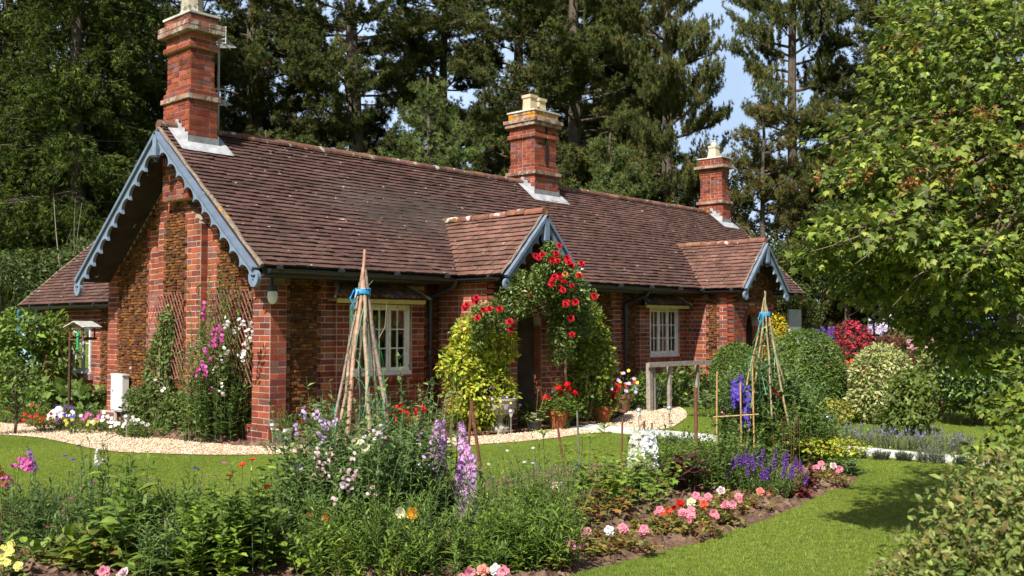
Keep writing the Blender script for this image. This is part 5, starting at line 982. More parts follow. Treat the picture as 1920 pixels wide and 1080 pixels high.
# begonias along the front edge
BG = 'begonias along the front edge of the bed'; B_LEAF = [(.19, .24, .04), (.25, .15, .04), (.15, .21, .04), (.30, .26, .06), (.20, .09, .04), (.22, .28, .05)]
BEG = [(1070, 1022, C_PINK, 'pink begonia nearest the bottom edge, before the leafy mound'), (1100, 998, C_PINK, 'pink begonia beside the white begonia'), (1142, 995, C_WHITE, 'white begonia between two pink ones at the bed edge'), (1168, 990, C_PINK, 'pink begonia just right of the white begonia'), (1208, 993, C_PINK, 'deep pink begonia before the lobed leaves'), (1237, 957, C_PINK, 'pink begonia joined to a coral one under the castor plant'), (1252, 958, [(.66, .12, .06)], 'coral begonia left of the pink cluster'), (1275, 945, C_RED, 'scarlet begonia at the top of the pink cluster'), (1280, 962, C_PINK, 'bright pink begonia in the middle of the cluster'), (1296, 958, C_PINK, 'pink begonia at the right of the cluster'), (1296, 970, C_PINK, 'pink begonia at the bottom of the cluster'), (1296, 942, C_CREAM, 'cream begonia above the pink cluster'), (1305, 930, C_PINK, 'pink begonia below the castor leaf'), (1328, 932, C_PINK, 'pink begonia behind the coral begonias'), (1320, 945, [(.68, .14, .08)], 'coral begonia beside the cream begonia'), (1338, 962, C_PINK, 'pink begonia alone before the bed edge'), (1352, 920, C_LPINK, 'pale pink begonia at the back of the row'), (1360, 946, C_PINK, 'pink begonia with two blooms below the pale pink one'), (1374, 946, C_PINK, 'pink begonia left of the purple salvia'), (1385, 932, C_PINK, 'rosy begonia close under the purple salvia'), (1425, 922, [(.72, .25, .22), (.75, .45, .4)], 'salmon begonia in front of the purple salvia'), (1530, 878, C_PINK, 'pink begonia beside the dark red coleus at the far tip'), (1540, 870, C_PINK, 'tallest pink begonia at the far tip of the bed'), (1562, 874, C_LPINK, 'pale pink begonia at the far tip of the bed'), (1574, 880, C_PINK, 'pink begonia at the outermost tip of the bed'), (195, 1072, C_PINK, 'pink begonia at the bottom left of the picture'), (233, 1076, C_LPINK, 'pale pink begonia right of the bottom left one'), (880, 1074, C_PINK, 'pink begonia below the right rusty stake'), (905, 1070, [(.72, .3, .25)], 'salmon begonia below the right rusty stake'), (930, 1068, C_WHITE, 'white begonia between the pink ones at the bottom'), (945, 1072, C_PINK, 'deep pink begonia at the bottom centre')]
for px, py, pal, lab in BEG:
    z = .17; p = g(px, py, z); t, tp = plant('begonia', lab, 'begonia', (p[0]+.01, p[1]+.02), [dict(S=10, h=.12, spread=.08, lean=.06, T=LEAF6, ln=.06, per=5, pal=B_LEAF, t0=.4, elev=.25, sr=.004, scol=(.18, .06, .03))], BG)
    bloom(t, 'begonia', pal, (-.01, -.02, z), 1.0, face=TOCAM); bloom(t, 'begonia', pal, A(*rng.normal(0, .035, 2), z-.02), .6, face=TOCAM)
for i, (px, py) in enumerate(((1090, 1030), (1130, 1022), (1165, 1030), (1190, 1015), (1235, 1000), (1260, 1006), (1310, 988), (1340, 985), (1375, 970), (1400, 958), (1220, 1020), (1440, 945), (1475, 930), (1120, 1048), (1505, 915), (1105, 1012), (1150, 1008), (1185, 1000), (1215, 985), (1250, 985), (1270, 978), (1285, 992), (1320, 975), (1330, 962), (1350, 972), (1362, 955), (1385, 950), (1405, 945), (1420, 938), (1455, 930), (1300, 968), (1340, 948), (1265, 992), (1200, 1003), (1095, 1048), (1145, 1036), (1480, 918), (1520, 905), (1545, 900), (1565, 895), (1535, 890), (1300, 955), (1370, 940), (1325, 985), (1245, 970), (1230, 1008), (1175, 1018), (75, 1060), (110, 1068))):
    p = g(px, py); plant('begonia', 'small begonia without blooms, bronze and green leaves on bare soil', 'begonia', p, [dict(S=10, h=.10, spread=.08, lean=.07, T=LEAF6, ln=.06, per=4, pal=B_LEAF, t0=.35, elev=.25, sr=.004, scol=(.18, .06, .03))], 'begonias without blooms')
t, tp = broadleaf(gd(8, 5.75), 'yellow flowered begonia at the lower left corner', 10, .24, .12, .09, G_BRIGHT, LEAF6, 6, 'begonia', 'begonia'); blooms_at(t, 'begonia', [(.70, .60, .06), (.75, .70, .25)], [(8, 1028), (20, 1035), (5, 1045), (28, 1048), (14, 1055), (35, 1062), (2, 1060), (22, 1022)], 5.6, .8, face=TOCAM)
# right end of the bed
t, tp = plant('salvia', 'clump of purple salvia spikes in front of the second wigwam', 'salvia', gd(1435, 8.75), [dict(S=90, h=.30, spread=.24, lean=.12, T=LANCE, ln=.05, per=24, pal=G_BLUE+G_MID, elev=.7, sr=.003, flop=.05)])
for k in tp[:40]: bloom(t, 'salvia', C_PURP, k*A(1, 1, .97), 1.0, tilt=.12)
t, tp = plant('delphinium', 'delphinium with deep blue spikes inside the cane frame', 'delphinium', gd(1392, 10.8), [dict(S=14, h=.6, spread=.16, lean=.06, T=LOBED, ln=.07, per=8, pal=G_MID, elev=.4, sr=.005)]); blooms_at(t, 'delphinium', C_BLUE, [(1386, 752, 0), (1404, 765, .05), (1381, 762, .1), (1399, 798, 0)], 10.75, .78, tilt=.08)
SG2 = 'sweet peas climbing the second wigwam'
a = sweet_pea(gd(1400, 11.2), 'sweet pea left of the second wigwam, behind the blue delphinium', 64, 1.0, .28, SG2, 1.4); c = sweet_pea(gd(1450, 11.1), 'sweet pea with dark red blossoms in front of the second wigwam', 80, 1.08, .30, SG2, 1.4); d = sweet_pea(gd(1500, 11.3), 'sweet pea with pale lilac blossoms right of the second wigwam', 60, .66, .30, SG2, 1.4); e = sweet_pea(gd(1450, 11.9), 'sweet pea with pale tips behind the second wigwam', 60, 1.05, .24, SG2, 1.4); f = sweet_pea(gd(1490, 10.6), 'low leafy sweet pea at the right foot of the second wigwam', 40, .6, .3, SG2, 1.3, G_MID)
blooms_at(c, 'sweetpea', [(.36, .015, .03)], [(1452, 732), (1456, 738), (1449, 742), (1453, 758), (1447, 735)], 10.75, 1.3); blooms_at(d, 'sweetpea', C_LILAC+C_WHITE, [(1487, 742), (1492, 748), (1489, 752), (1478, 820), (1471, 710), (1476, 715), (1505, 745)], 11.0, 1.2); blooms_at(e, 'sweetpea', C_LPINK, [(1410, 700), (1440, 705), (1425, 703), (1455, 690)], 11.8, 1.1); blooms_at(a, 'sweetpea', C_PINK, [(1357, 770), (1430, 795), (1395, 780)], 11.0, .9)
t, tp = plant('teasel', 'brown seeding stems rising right of the cane frame', 'perennial', gd(1480, 10.3), [dict(S=22, h=.62, spread=.2, lean=.05, T=LANCE, ln=.035, per=18, pal=[(.16, .07, .05), (.12, .09, .04)], elev=.8, sr=.003, scol=(.14, .08, .05), flop=.04)])
plant('coleus', 'dark red leaved coleus at the far tip of the bed', 'coleus', gd(1503, 9.0), [dict(S=16, h=.24, spread=.14, lean=.08, T=LEAF6, ln=.085, per=7, pal=[(.11, .015, .025), (.16, .03, .03), (.07, .012, .02)], elev=.3, sr=.004, scol=(.1, .02, .02))]); plant('coleus', 'pink red leaved coleus in front of the dark one', 'coleus', gd(1493, 8.7), [dict(S=10, h=.12, spread=.10, lean=.06, T=LEAF6, ln=.075, per=6, pal=[(.25, .04, .05), (.18, .03, .04)], elev=.3, sr=.004, scol=(.1, .02, .02))])
for px, dep, lab in ((1560, 10.2, 'frothy lime ladys mantle at the tip of the bed'), (1530, 10.5, 'lime ladys mantle left of the tip, against the wigwam')):
    t, tp = plant('ladys_mantle', lab, 'perennial', gd(px, dep), [dict(S=30, h=.26, spread=.22, lean=.14, T=LOBED, ln=.06, per=4, pal=G_BRIGHT, t0=.4, elev=.2, sr=.003)]); mb = MB(); n = 500; P = np.c_[rng.normal(0, .16, (n, 2)), rng.uniform(.2, .34, n)]; inst(mb, FLOWER4, P, frames(rdir(n), rdir(n)+A(0, 0, 1)), np.full(n, .014), pick([(.38, .38, .04), (.28, .32, .04)], n)); mb.build('flower_froth', M_PETAL, t)
broadleaf(gd(1585, 10.0), 'pale broad leaf plant at the outermost bed tip', 8, .16, .12, .12, [(.12, .19, .08), (.10, .17, .06)], LEAF6, 5)
# lavender along the paving
def lavender(p, label, h, sp, nf, S=60):
    t, tp = plant('lavender', label, 'lavender', p, [dict(S=S, h=h, spread=sp, lean=sp*.5, T=LANCE, ln=.04, per=16, pal=[(.13, .16, .10), (.10, .13, .075), (.16, .19, .12)], elev=.9, sr=.0025, scol=(.14, .16, .1), flop=.06)], 'lavender bushes along the paving')
    for k in tp[:nf]: bloom(t, 'lavender', [(.26, .22, .42), (.33, .29, .48)], k, 1.1, tilt=.2)
for i, (px, py) in enumerate(((1572, 851), (1612, 855), (1652, 858), (1695, 860), (1745, 863), (1808, 868), (1190, 826), (1230, 826), (1262, 828), (1300, 832))):
    p = g(px, py+4); lavender(p, ['grey green lavender tuft next to the far solar lamp', 'second grey lavender tuft right of the far solar lamp', 'wide grey lavender tuft below the small green shrub', 'small lavender tuft between two wider ones', 'largest grey lavender tuft on the lawn side of the paving', 'rightmost grey lavender tuft near the maple sprays', 'lavender tuft right behind the white delphiniums', 'lavender tuft left of the thick rusty stake', 'lavender tuft beside the paving below the solar lamp', 'lavender tuft just behind the thick rusty stake'][i], .085 if px != 1745 else .15, .075 if px != 1745 else .13, 0, 80)
for i, px in enumerate((1575, 1612, 1650, 1690, 1728, 1765, 1800, 1838)):
    p = g(px, 839+(px-1560)*.05); lavender(A(4.85+.12*rng.random(), p[1]+.1), 'flowering lavender '+['next to the far solar lamp', 'second along the far side of the paving', 'with palest flowers below the variegated shrub', 'below the small green shrub', 'with deepest purple flowers behind the paving', 'behind the largest grey tuft', 'second last before the maple sprays', 'half hidden by the maple sprays'][i], .20, .15, 14, 40)
# ---------------------------------------------------------------- shrubs, climbers and pots by the house
def B(*rows): return np.array(rows, float)
p = A(2.62, -1.02); shrub('golden_shrub', 'bright golden leaved shrub left of the porch arch', 'shrub', p, B((0, -.05, .55, .42, .36, .5), (.1, .0, 1.05, .46, .36, .42), (.42, -.1, 1.2, .3, .3, .28), (-.22, 0, .95, .3, .3, .35), (.3, -.15, .6, .36, .3, .4), (.55, -.2, 1.35, .12, .12, .1), (.0, -.05, 1.4, .34, .3, .26)), 7000, LEAF2, .072, G_GOLD, nst=14)
p = A(4.75, -1.42); shrub('golden_shrub', 'golden green climber against the right side of the porch', 'shrub', p, B((.1, 0, .75, .36, .3, .5), (.22, .05, 1.2, .36, .3, .42), (.0, .0, 1.55, .3, .26, .32), (.42, .1, .95, .24, .24, .4), (-.12, .05, 1.2, .22, .2, .5)), 4600, LEAF2, .07, [(.26, .32, .03), (.20, .28, .03), (.14, .22, .03), (.09, .15, .025), (.34, .36, .04), (.12, .18, .03)], nst=14)
# climbing rose over the porch
rb = []
for px, py, dep, r in ((905, 590, 13.6, 30), (935, 580, 13.7, 28), (965, 565, 13.9, 28), (900, 615, 13.6, 24), (940, 605, 13.7, 24), (985, 540, 14.0, 30), (1012, 512, 14.1, 26), (1035, 485, 14.2, 24), (1030, 464, 14.3, 16), (1045, 490, 14.3, 26), (1040, 525, 14.3, 34), (1070, 510, 14.5, 24), (1065, 545, 14.5, 36), (1060, 580, 14.6, 34), (1085, 570, 14.7, 28), (1055, 620, 14.6, 30), (1080, 610, 14.8, 26), (1052, 660, 14.6, 22), (895, 640, 13.6, 18)):
    w = at(px, py, dep); s = (.75 if py < 515 else 1.2 if px > 960 else .85)*r*dep/F; rb.append((*w, s, s, s))
rb = np.array(rb); p0 = A(4.42, -1.40, 0); rb[:, :3] -= p0; ro = thing('climbing_rose', 'climbing rose with red flowers arching over the porch gable', 'climbing rose', p0)
mb = MB(); leaf_cloud(mb, rb, 11500, LEAF2, .054, [(.09, .14, .03), (.12, .18, .035), (.14, .20, .045), (.06, .10, .025), (.19, .25, .05)], shell=.6, rough=.3, up=.4); mb.build('foliage', M_GLOSSLEAF, ro)
mb = MB(); ch = [(0, 0, 0), *[tuple(at(px, py, 14.5)-p0) for px, py in ((1060, 700), (1062, 620), (1055, 555), (1035, 510), (990, 530), (950, 575), (900, 600), (890, 640))]]; pts = np.array(ch); tube(mb, np.array([pts[min(int(t), len(pts)-2)]*(1-(t % 1))+pts[min(int(t), len(pts)-2)+1]*(t % 1) for t in np.linspace(0, len(pts)-1.01, 40)]), np.linspace(.022, .008, 40), (.16, .11, .06), 6); twigs(mb, tuple(at(1055, 560, 14.5)-p0), rb, 24, .008, (.12, .13, .05)); mb.build('stem', M_BARK, ro)
blooms_at(ro, 'rose', C_ROSE, [(1048, 462), (1003, 482), (1010, 485), (1017, 478), (1042, 477), (1035, 488), (1047, 490), (1063, 485), (1066, 494), (1071, 498), (1090, 495), (1040, 521), (1036, 526), (1050, 517), (1046, 519), (1034, 533), (1057, 530), (1050, 542), (1055, 545), (1071, 537), (988, 552), (985, 547), (1062, 568), (1060, 572), (1078, 567), (1113, 557), (1072, 628), (1070, 598), (1085, 519)], 13.9, 1.15, face=TOCAM); blooms_at(ro, 'rose', C_ROSE, [(893, 560), (890, 563), (876, 573), (872, 578), (918, 580), (937, 580), (906, 583), (895, 597), (957, 619), (956, 605)], 13.25, 1.1, face=TOCAM); blooms_at(ro, 'rose', [(.66, .40, .12), (.6, .05, .05)], [(1085, 516), (1060, 514)], 13.9, 1.1, face=TOCAM)
# climbers on the gable
p = A(-.18, 2.5); t = shrub('clematis', 'small leaved climber on the trellis at the middle of the gable', 'climber', p, B((0, 0, .35, .18, .5, .42), (0, .1, .8, .12, .4, .4), (0, .0, 1.2, .08, .3, .35), (-.1, .4, .35, .2, .3, .3), (0, -.15, 1.5, .05, .2, .25), (-.05, -.5, .3, .2, .3, .3)), 5200, LEAF2, .064, [(.09, .15, .03), (.13, .19, .045), (.07, .11, .025), (.17, .23, .06)], group='climbers on the gable', nst=20, sr=.012, scol=(.3, .22, .14))
for z, y in ((.75, -.2), (.9, .55), (.6, -.4)): bloom(t, 'daisy', C_LPINK, (-.2, y, z), 1.1, face=TOCAM)
p = A(-.2, .85); t, tp = plant('sweet_pea', 'everlasting sweet pea with pink and white flowers covering the corner trellis', 'sweet pea', p, [dict(S=110, h=1.75, spread=.5, lean=.0, T=LEAF2, ln=.085, per=40, pal=G_BLUE+G_MID, scol=(.13, .19, .07), elev=.5, sr=.004, flop=.05, hj=.22), dict(S=50, h=.8, spread=.52, lean=.12, T=LEAF2, ln=.09, per=34, pal=G_MID+G_DARK, scol=(.13, .19, .07), elev=.5, sr=.004, flop=.08), dict(S=8, h=2.15, spread=.25, lean=.0, T=LANCE, ln=.05, per=30, pal=G_BRIGHT, elev=.7, sr=.004, flop=.02)], 'climbers on the gable')
blooms_at(t, 'sweetpea', C_MAG, [(381, 570), (382, 580), (379, 590), (385, 655), (388, 665), (380, 680), (395, 640), (400, 620), (415, 630), (417, 635), (412, 610), (409, 625), (384, 690), (373, 695), (396, 728), (416, 812), (387, 700), (410, 615), (403, 640)], 12.6, 1.5); blooms_at(t, 'sweetpea', C_WHITE, [(423, 598), (425, 605), (451, 600), (452, 608), (463, 632), (462, 640), (468, 620), (471, 615), (422, 655), (414, 670), (412, 735), (413, 718), (448, 668), (463, 655), (441, 615), (402, 690), (460, 650), (313, 727, .3), (470, 605)], 12.5, 1.5)
# climber, hydrangea and sapling on the left
p = gd(60, 18.4); t = shrub('wisteria', 'large bright green wisteria covering the wall at the far left', 'climber', p, B((-.2, .1, 1.45, .55, .5, .35), (.25, -.1, 1.35, .45, .4, .4), (-.55, .3, 1.0, .5, .5, .5), (.2, 0, .7, .4, .4, .5), (-.3, .3, .45, .5, .5, .45), (.45, -.35, 1.0, .25, .25, .4), (-.8, .6, 1.55, .5, .4, .35)), 5200, LEAF6, .10, [(.15, .24, .035), (.19, .29, .04), (.12, .19, .03), (.09, .14, .025)], nst=16, sr=.03)
p = gd(135, 17.2); shrub('hydrangea', 'broad leaved hydrangea below the extension window', 'shrub', p, B((0, 0, .25, .42, .42, .2), (-.35, .15, .32, .32, .32, .24), (.3, -.2, .22, .3, .3, .18)), 620, LEAF6, .17, [(.15, .23, .05), (.19, .27, .06), (.11, .17, .04)], nst=10)
p = gd(32, 13.8); t = thing('sapling', 'thin sapling with sparse leaves at the left edge of the path', 'sapling', p); mb = MB(); tube(mb, [(0, 0, 0), (.02, 0, .3), (0, .03, .8), (.02, 0, 1.15)], [.02, .017, .012, .005], (.10, .08, .06), 6); bl = B((0, 0, .75, .32, .32, .3), (-.25, .1, .45, .25, .25, .22), (.2, -.1, .4, .25, .25, .16), (-.1, 0, 1.05, .2, .2, .2)); twigs(mb, (0, 0, .3), bl, 16, .008, (.10, .08, .06)); mb.build('trunk', M_BARK, t); mb = MB(); leaf_cloud(mb, bl, 900, LEAF2, .06, G_MID, shell=.3); mb.build('foliage', M_LEAF, t)
# petunias below the gable
PG = 'bedding flowers below the gable'
for px, py, pal, lab in ((45, 775, C_RED, 'red geranium clump at the far left of the border'), (74, 793, C_RED, 'red petunias left of the white ornament'), (95, 800, C_ORANGE, 'orange nasturtium near the path edge'), (118, 798, C_BLUE, 'dark violet petunias by the path edge'), (136, 790, [(.4, .02, .12), (.78, .78, .76)], 'crimson and white petunias under the hydrangea'), (135, 778, C_PURP, 'purple petunia just under the hydrangea leaves'), (168, 795, C_MAG, 'magenta petunias at the middle of the border'), (185, 800, C_WHITE, 'white petunias among pink ones'), (200, 798, C_PINK, 'pink petunias left of the solar lamp'), (225, 808, C_WHITE, 'white petunias right at the path, left of the solar lamp'), (250, 810, [(.6, .3, .55), (.75, .7, .75)], 'purple and white striped petunias right of the solar lamp'), (232, 800, C_WHITE, 'white petunias behind the solar lamp'), (150, 805, [(.55, .55, .1)], 'lime coloured low flowers by the path')):
    p = g(px, py+8); t, tp = plant('petunia', lab, 'petunia', p, [dict(S=22, h=.17, spread=.17, lean=.08, T=LEAF2, ln=.05, per=9, pal=G_MID+G_BRIGHT, elev=.4, sr=.003)], PG)
    for k in tp[:9]: bloom(t, 'petunia', pal, k+A(-.02, -.02, .02), .85, face=TOCAM)
for px, py, lab in ((20, 785, 'green leafy filler at the left end of the border'), (65, 780, 'green leafy filler behind the red petunias'), (160, 780, 'green leafy filler below the hydrangea'), (275, 812, 'green leafy filler at the foot of the trellis')):
    plant('leafy_filler', lab, 'plant', g(px, py+8), [dict(S=36, h=.24, spread=.26, lean=.1, T=LEAF2, ln=.06, per=12, pal=G_MID, elev=.4, sr=.003)], 'leafy fillers in the border')
# what grows in the pots
t, tp = plant('dwarf_conifer', 'small upright plant in the white pot', 'plant', POTW, [dict(S=26, h=.42, spread=.07, lean=.05, T=LANCE, ln=.045, per=22, pal=G_MID+G_BRIGHT, t0=.42, elev=.9, sr=.003, hj=.22)])
for k in tp[::3]: bloom(t, 'daisy', [(.4, .25, .1)], k*A(1.5, 1.5, .72), .6)
for P, lab in ((POT1, 'red geranium in the terracotta pot at the porch pier'), (POT2, 'red geranium in the terracotta pot on the bark')):
    t, tp = plant('geranium', lab, 'geranium', P, [dict(S=90, h=.50, spread=.15, lean=.24, T=LOBED, ln=.065, per=9, pal=G_BRIGHT+G_MID, t0=.55, elev=.2, sr=.004)])
    for k in tp[:9]: bloom(t, 'geranium', [(.62, .012, .015), (.5, .01, .012)], k*A(.7, .7, 1)+A(-.05, -.05, .06), 1.1, tilt=.4)
t, tp = plant('mixed_planting', 'mixed lilac, yellow and red flowers in the brown pot by the fence', 'plant', POT3, [dict(S=30, h=.5, spread=.15, lean=.14, T=LEAF2, ln=.06, per=9, pal=G_BRIGHT, t0=.55, elev=.3, sr=.003)])
for i, k in enumerate(tp[:26]): bloom(t, 'petunia', [C_RED, C_LILAC, C_YEL, C_LILAC][i % 4], k+A(-.02, -.02, .02), 1.0, face=TOCAM)
inst(m_ := MB(), LEAF6, np.array([[.2, -.1, .42], [.22, -.02, .36], [.15, -.16, .34], [.25, -.08, .3]]), frames(np.array([[.5, -.5, .3]]*4), rdir(4)*.3+A(-.5, -.3, 1)), np.full(4, .17), pick([(.14, .24, .05)], 4)); m_.build('broad_leaf', M_LEAF, t)
t, tp = plant('viola', 'trailing violet and yellow violas filling the stone urn', 'plant', URN, [dict(S=50, h=.58, spread=.17, lean=.12, T=LEAF2, ln=.035, per=7, pal=G_BRIGHT, t0=.78, elev=.2, sr=.002)])
for i, k in enumerate(tp[:44]): bloom(t, 'petunia', [C_LILAC, C_PURP, C_YEL][i % 3], k+A(-.02, -.02, .0), .55, face=TOCAM)
t, tp = plant('hosta', 'variegated hosta with thin flower stalks in the black pot', 'hosta', POTD, [dict(S=16, h=.27, spread=.09, lean=.12, T=LEAF6, ln=.12, per=3, pal=G_VARI, t0=.7, elev=.1, sr=.004), dict(S=2, h=.78, spread=.03, lean=.02, T=LANCE, ln=.03, per=16, pal=[(.45, .45, .38)], t0=.75, elev=.2, sr=.004, scol=(.3, .3, .18), hj=.06)])
for px, py, lab in ((890, 806, 'lime hosta left of the stone urn'), (845, 812, 'lime hosta half hidden by the mauve delphinium')):
    plant('hosta', lab, 'hosta', g(px, py), [dict(S=15, h=.26, spread=.07, lean=.12, T=LEAF6, ln=.19, per=2, pal=[(.26, .34, .10), (.20, .30, .08), (.33, .38, .13)], t0=.7, elev=.45, sr=.005)])
shrub('low_shrub', 'low green plant right of the stone urn', 'plant', g(975, 803), B((0, 0, .16, .25, .22, .16), (.2, .1, .2, .18, .18, .18)), 700, LEAF2, .05, G_MID, nst=5)
shrub('low_shrub', 'leafy plant between the two terracotta pots', 'plant', g(1090, 795), B((0, 0, .25, .25, .2, .22), (-.1, .1, .45, .2, .2, .25)), 900, LEAF2, .055, G_MID+[(.28, .2, .05)], nst=5)
shrub('red_flower_clump', 'red flowers below the first window behind the sweet peas', 'plant', g(728, 825), B((0, 0, .25, .25, .2, .2)), 600, LEAF2, .05, G_MID, nst=4)
# behind the netting fence
shrub('vegetable_bed', 'leafy vegetable bed behind the wire netting fence', 'plant', A(8.4, -.45), B((-.6, 0, .3, .5, .3, .36), (.2, 0, .34, .5, .3, .38), (1.0, 0, .32, .5, .3, .38), (1.7, 0, .3, .4, .3, .36)), 3000, LEAF6, .085, G_MID+[(.12, .17, .07)], nst=8)
t, tp = plant('broad_leaf_clump', 'pale broad leaves at the right end of the fence', 'plant', gd(1330, 16.6), [dict(S=24, h=.4, spread=.25, lean=.2, T=LEAF6, ln=.15, per=4, pal=[(.13, .19, .08), (.16, .23, .07)], t0=.3, elev=.4, sr=.005)])
# clipped bushes and the right border
BOX = [(.10, .165, .03), (.125, .20, .038), (.08, .13, .026), (.15, .23, .045)]
shrub('topiary_ball', 'clipped round green ball bush left of the second wigwam', 'topiary', gd(1382, 17.2), B((0, 0, .62, .46, .46, .60)), 17000, LEAF2, .042, BOX, up=.3, rough=.03, clumps=.03, nst=8, shell=.93)
shrub('topiary_dome', 'large clipped green dome bush right of the second wigwam', 'topiary', gd(1512, 16.2), B((0, 0, .70, .60, .60, .76), (.05, 0, .4, .6, .6, .45)), 28000, LEAF2, .046, BOX, up=.3, rough=.03, clumps=.035, nst=8, shell=.93)
shrub('variegated_shrub', 'rounded cream and green variegated shrub', 'shrub', gd(1652, 15.4), B((0, 0, .72, .46, .46, .52), (.0, .05, .4, .46, .46, .42)), 8500, LEAF2, .06, G_VARI, rough=.07, clumps=.08, nst=8)
shrub('green_shrub', 'small loose green shrub before the variegated one', 'shrub', gd(1705, 14.0), B((0, 0, .42, .36, .36, .34), (.15, 0, .68, .28, .28, .22), (-.15, 0, .25, .36, .36, .24)), 2400, LEAF6, .075, [(.12, .17, .03), (.09, .13, .025), (.15, .2, .035)], nst=10)
shrub('spotted_shrub', 'yellow green spotted shrub right of the variegated one', 'shrub', gd(1760, 16.2), B((0, 0, .6, .42, .4, .5), (.2, 0, .85, .35, .35, .3)), 2800, LEAF2, .07, G_VARI[2:]+[(.14, .17, .04), (.20, .2, .06)], nst=8)
shrub('dark_shrub', 'dark glossy rounded shrub under the maple tree', 'shrub', gd(1830, 15.2), B((0, 0, .75, .65, .6, .5), (-.3, 0, .6, .45, .4, .42), (.4, 0, .7, .5, .5, .5)), 4600, LEAF6, .075, G_DARK+G_MID, M_GLOSSLEAF, nst=16, sr=.03)
shrub('golden_sprig', 'small yellow variegated shrub at the foot of the brown posts', 'shrub', gd(1565, 15.2), B((0, 0, .2, .3, .25, .2)), 700, LEAF2, .055, [(.38, .36, .06), (.3, .3, .06)], nst=4)
shrub('golden_bush', 'vivid yellow bush by the far porch', 'shrub', gd(1462, 20.0), B((0, 0, 1.0, .4, .35, .45), (-.15, 0, 1.45, .22, .2, .35), (.3, 0, .8, .3, .3, .4)), 2600, LEAF2, .065, [(.55, .42, .02), (.48, .40, .02), (.36, .34, .03)], nst=8)
t = shrub('white_rose', 'white rose bush at the end of the cottage wall', 'rose', gd(1490, 21.5), B((0, 0, .8, .4, .35, .5)), 1200, LEAF2, .06, G_MID, nst=6)
for i in range(16): bloom(t, 'rose', C_WHITE, A(*(rng.normal(0, .16, 2)-.18), .75+rng.uniform(0, .5)), 1.4, face=TOCAM)
t = shrub('azalea', 'azalea covered in crimson flowers beyond the clipped dome', 'shrub', gd(1590, 20.5), B((0, 0, 1.0, .6, .5, .5), (.2, 0, 1.35, .4, .4, .35), (-.35, 0, 1.15, .35, .35, .35)), 2600, LEAF2, .06, [(.20, .02, .035), (.30, .03, .05), (.10, .09, .03), (.13, .03, .03)], nst=8)
for i in range(70):
    d = rdir(1)[0]; d = A(-abs(d[0]), -abs(d[1]), d[2]); bloom(t, 'phlox', [(.50, .03, .07), (.58, .06, .10)], A(0, 0, 1.15)+d*A(.55, .55, .48), 1.25)
shrub('purple_shrub', 'dark red leaved shrub behind the variegated one', 'shrub', gd(1668, 19.0), B((0, 0, .9, .5, .45, .45), (-.3, 0, .8, .4, .4, .4)), 2600, LEAF2, .06, [(.16, .03, .04), (.11, .03, .03), (.22, .06, .05)], nst=8)
shrub('loose_shrub', 'loose olive green shrub behind the azalea', 'shrub', gd(1700, 21.0), B((0, 0, 1.0, .8, .5, .55), (-.5, 0, .9, .5, .5, .5), (.7, 0, .9, .6, .5, .5)), 3200, LEAF2, .065, [(.12, .13, .04), (.16, .15, .05), (.09, .10, .03)], nst=10)
t = shrub('pink_rose', 'pink flowering rose behind the spotted shrub', 'rose', gd(1765, 18.5), B((0, 0, .85, .6, .4, .4)), 1400, LEAF2, .06, G_MID, nst=6)
for i in range(26): bloom(t, 'rose', C_LPINK+C_PINK, A(*(rng.normal(0, .3, 2)-.2), .85+rng.uniform(-.1, .45)), 1.3, face=TOCAM)
t, tp = plant('nasturtium', 'orange red nasturtiums beside the brown posts', 'plant', gd(1590, 18.0), [dict(S=40, h=.85, spread=.4, lean=.1, T=LEAF2, ln=.07, per=14, pal=G_MID, elev=.3, sr=.003)])
for k in tp[:26]: bloom(t, 'petunia', [(.7, .06, .02), (.7, .12, .02)], k+A(-.05, -.05, 0), 1.3, face=TOCAM)
def back_delph(px, dep, pys, pal, label):
    t, tp = plant('delphinium', label, 'delphinium', gd(px, dep), [dict(S=20, h=1.0, spread=.3, lean=.05, T=LOBED, ln=.1, per=8, pal=G_MID, elev=.4, sr=.006)])
    for x, y in pys: w = at(x, y, dep)-np.array(t.location); bloom(t, 'delphinium', pal, w, rng.uniform(.72, .95), tilt=.05)
back_delph(1548, 22, [(1535, 640), (1545, 640), (1555, 642), (1562, 638), (1528, 645)], C_BLUE, 'violet blue delphiniums left of the crimson azalea'); back_delph(1645, 22, [(1632, 625), (1646, 625), (1660, 620), (1652, 632), (1672, 615)], C_LILAC+C_WHITE+[(.3, .28, .6)], 'pale lilac delphiniums right of the azalea'); back_delph(1812, 18, [(1795, 640), (1808, 632), (1820, 628), (1832, 636), (1842, 640), (1802, 612), (1824, 610)], C_BLUE, 'violet blue delphiniums seen under the maple branches')
# ---------------------------------------------------------------- trees
BARK = (.105, .085, .068)
def limb(mb, a, b, r0, r1, bend=.1, n=7, col=BARK, sides=6):
    a, b = A(*a), A(*b); L = np.linalg.norm(b-a); m = (a+b)/2+rng.normal(0, bend, 3)*L; t = np.linspace(0, 1, n)[:, None]; pts = a*(1-t)**2+m*2*t*(1-t)+b*t*t
    tube(mb, pts, np.linspace(r0, r1, n), col, sides, cap=False); return pts
P_GREEN = [(0.081, 0.104, 0.024), (0.066, 0.091, 0.024), (0.103, 0.119, 0.026), (0.056, 0.074, 0.021), (0.127, 0.120, 0.029)]
P_YOUNG = [(0.097, 0.138, 0.036), (0.119, 0.162, 0.042), (0.076, 0.112, 0.033), (0.142, 0.174, 0.049)]
P_SPRUCE = [(0.073, 0.109, 0.014), (0.053, 0.079, 0.014), (0.099, 0.136, 0.017), (0.037, 0.059, 0.011)]
P_BROWN = [(0.109, 0.092, 0.024), (0.128, 0.099, 0.027), (0.083, 0.078, 0.021)]
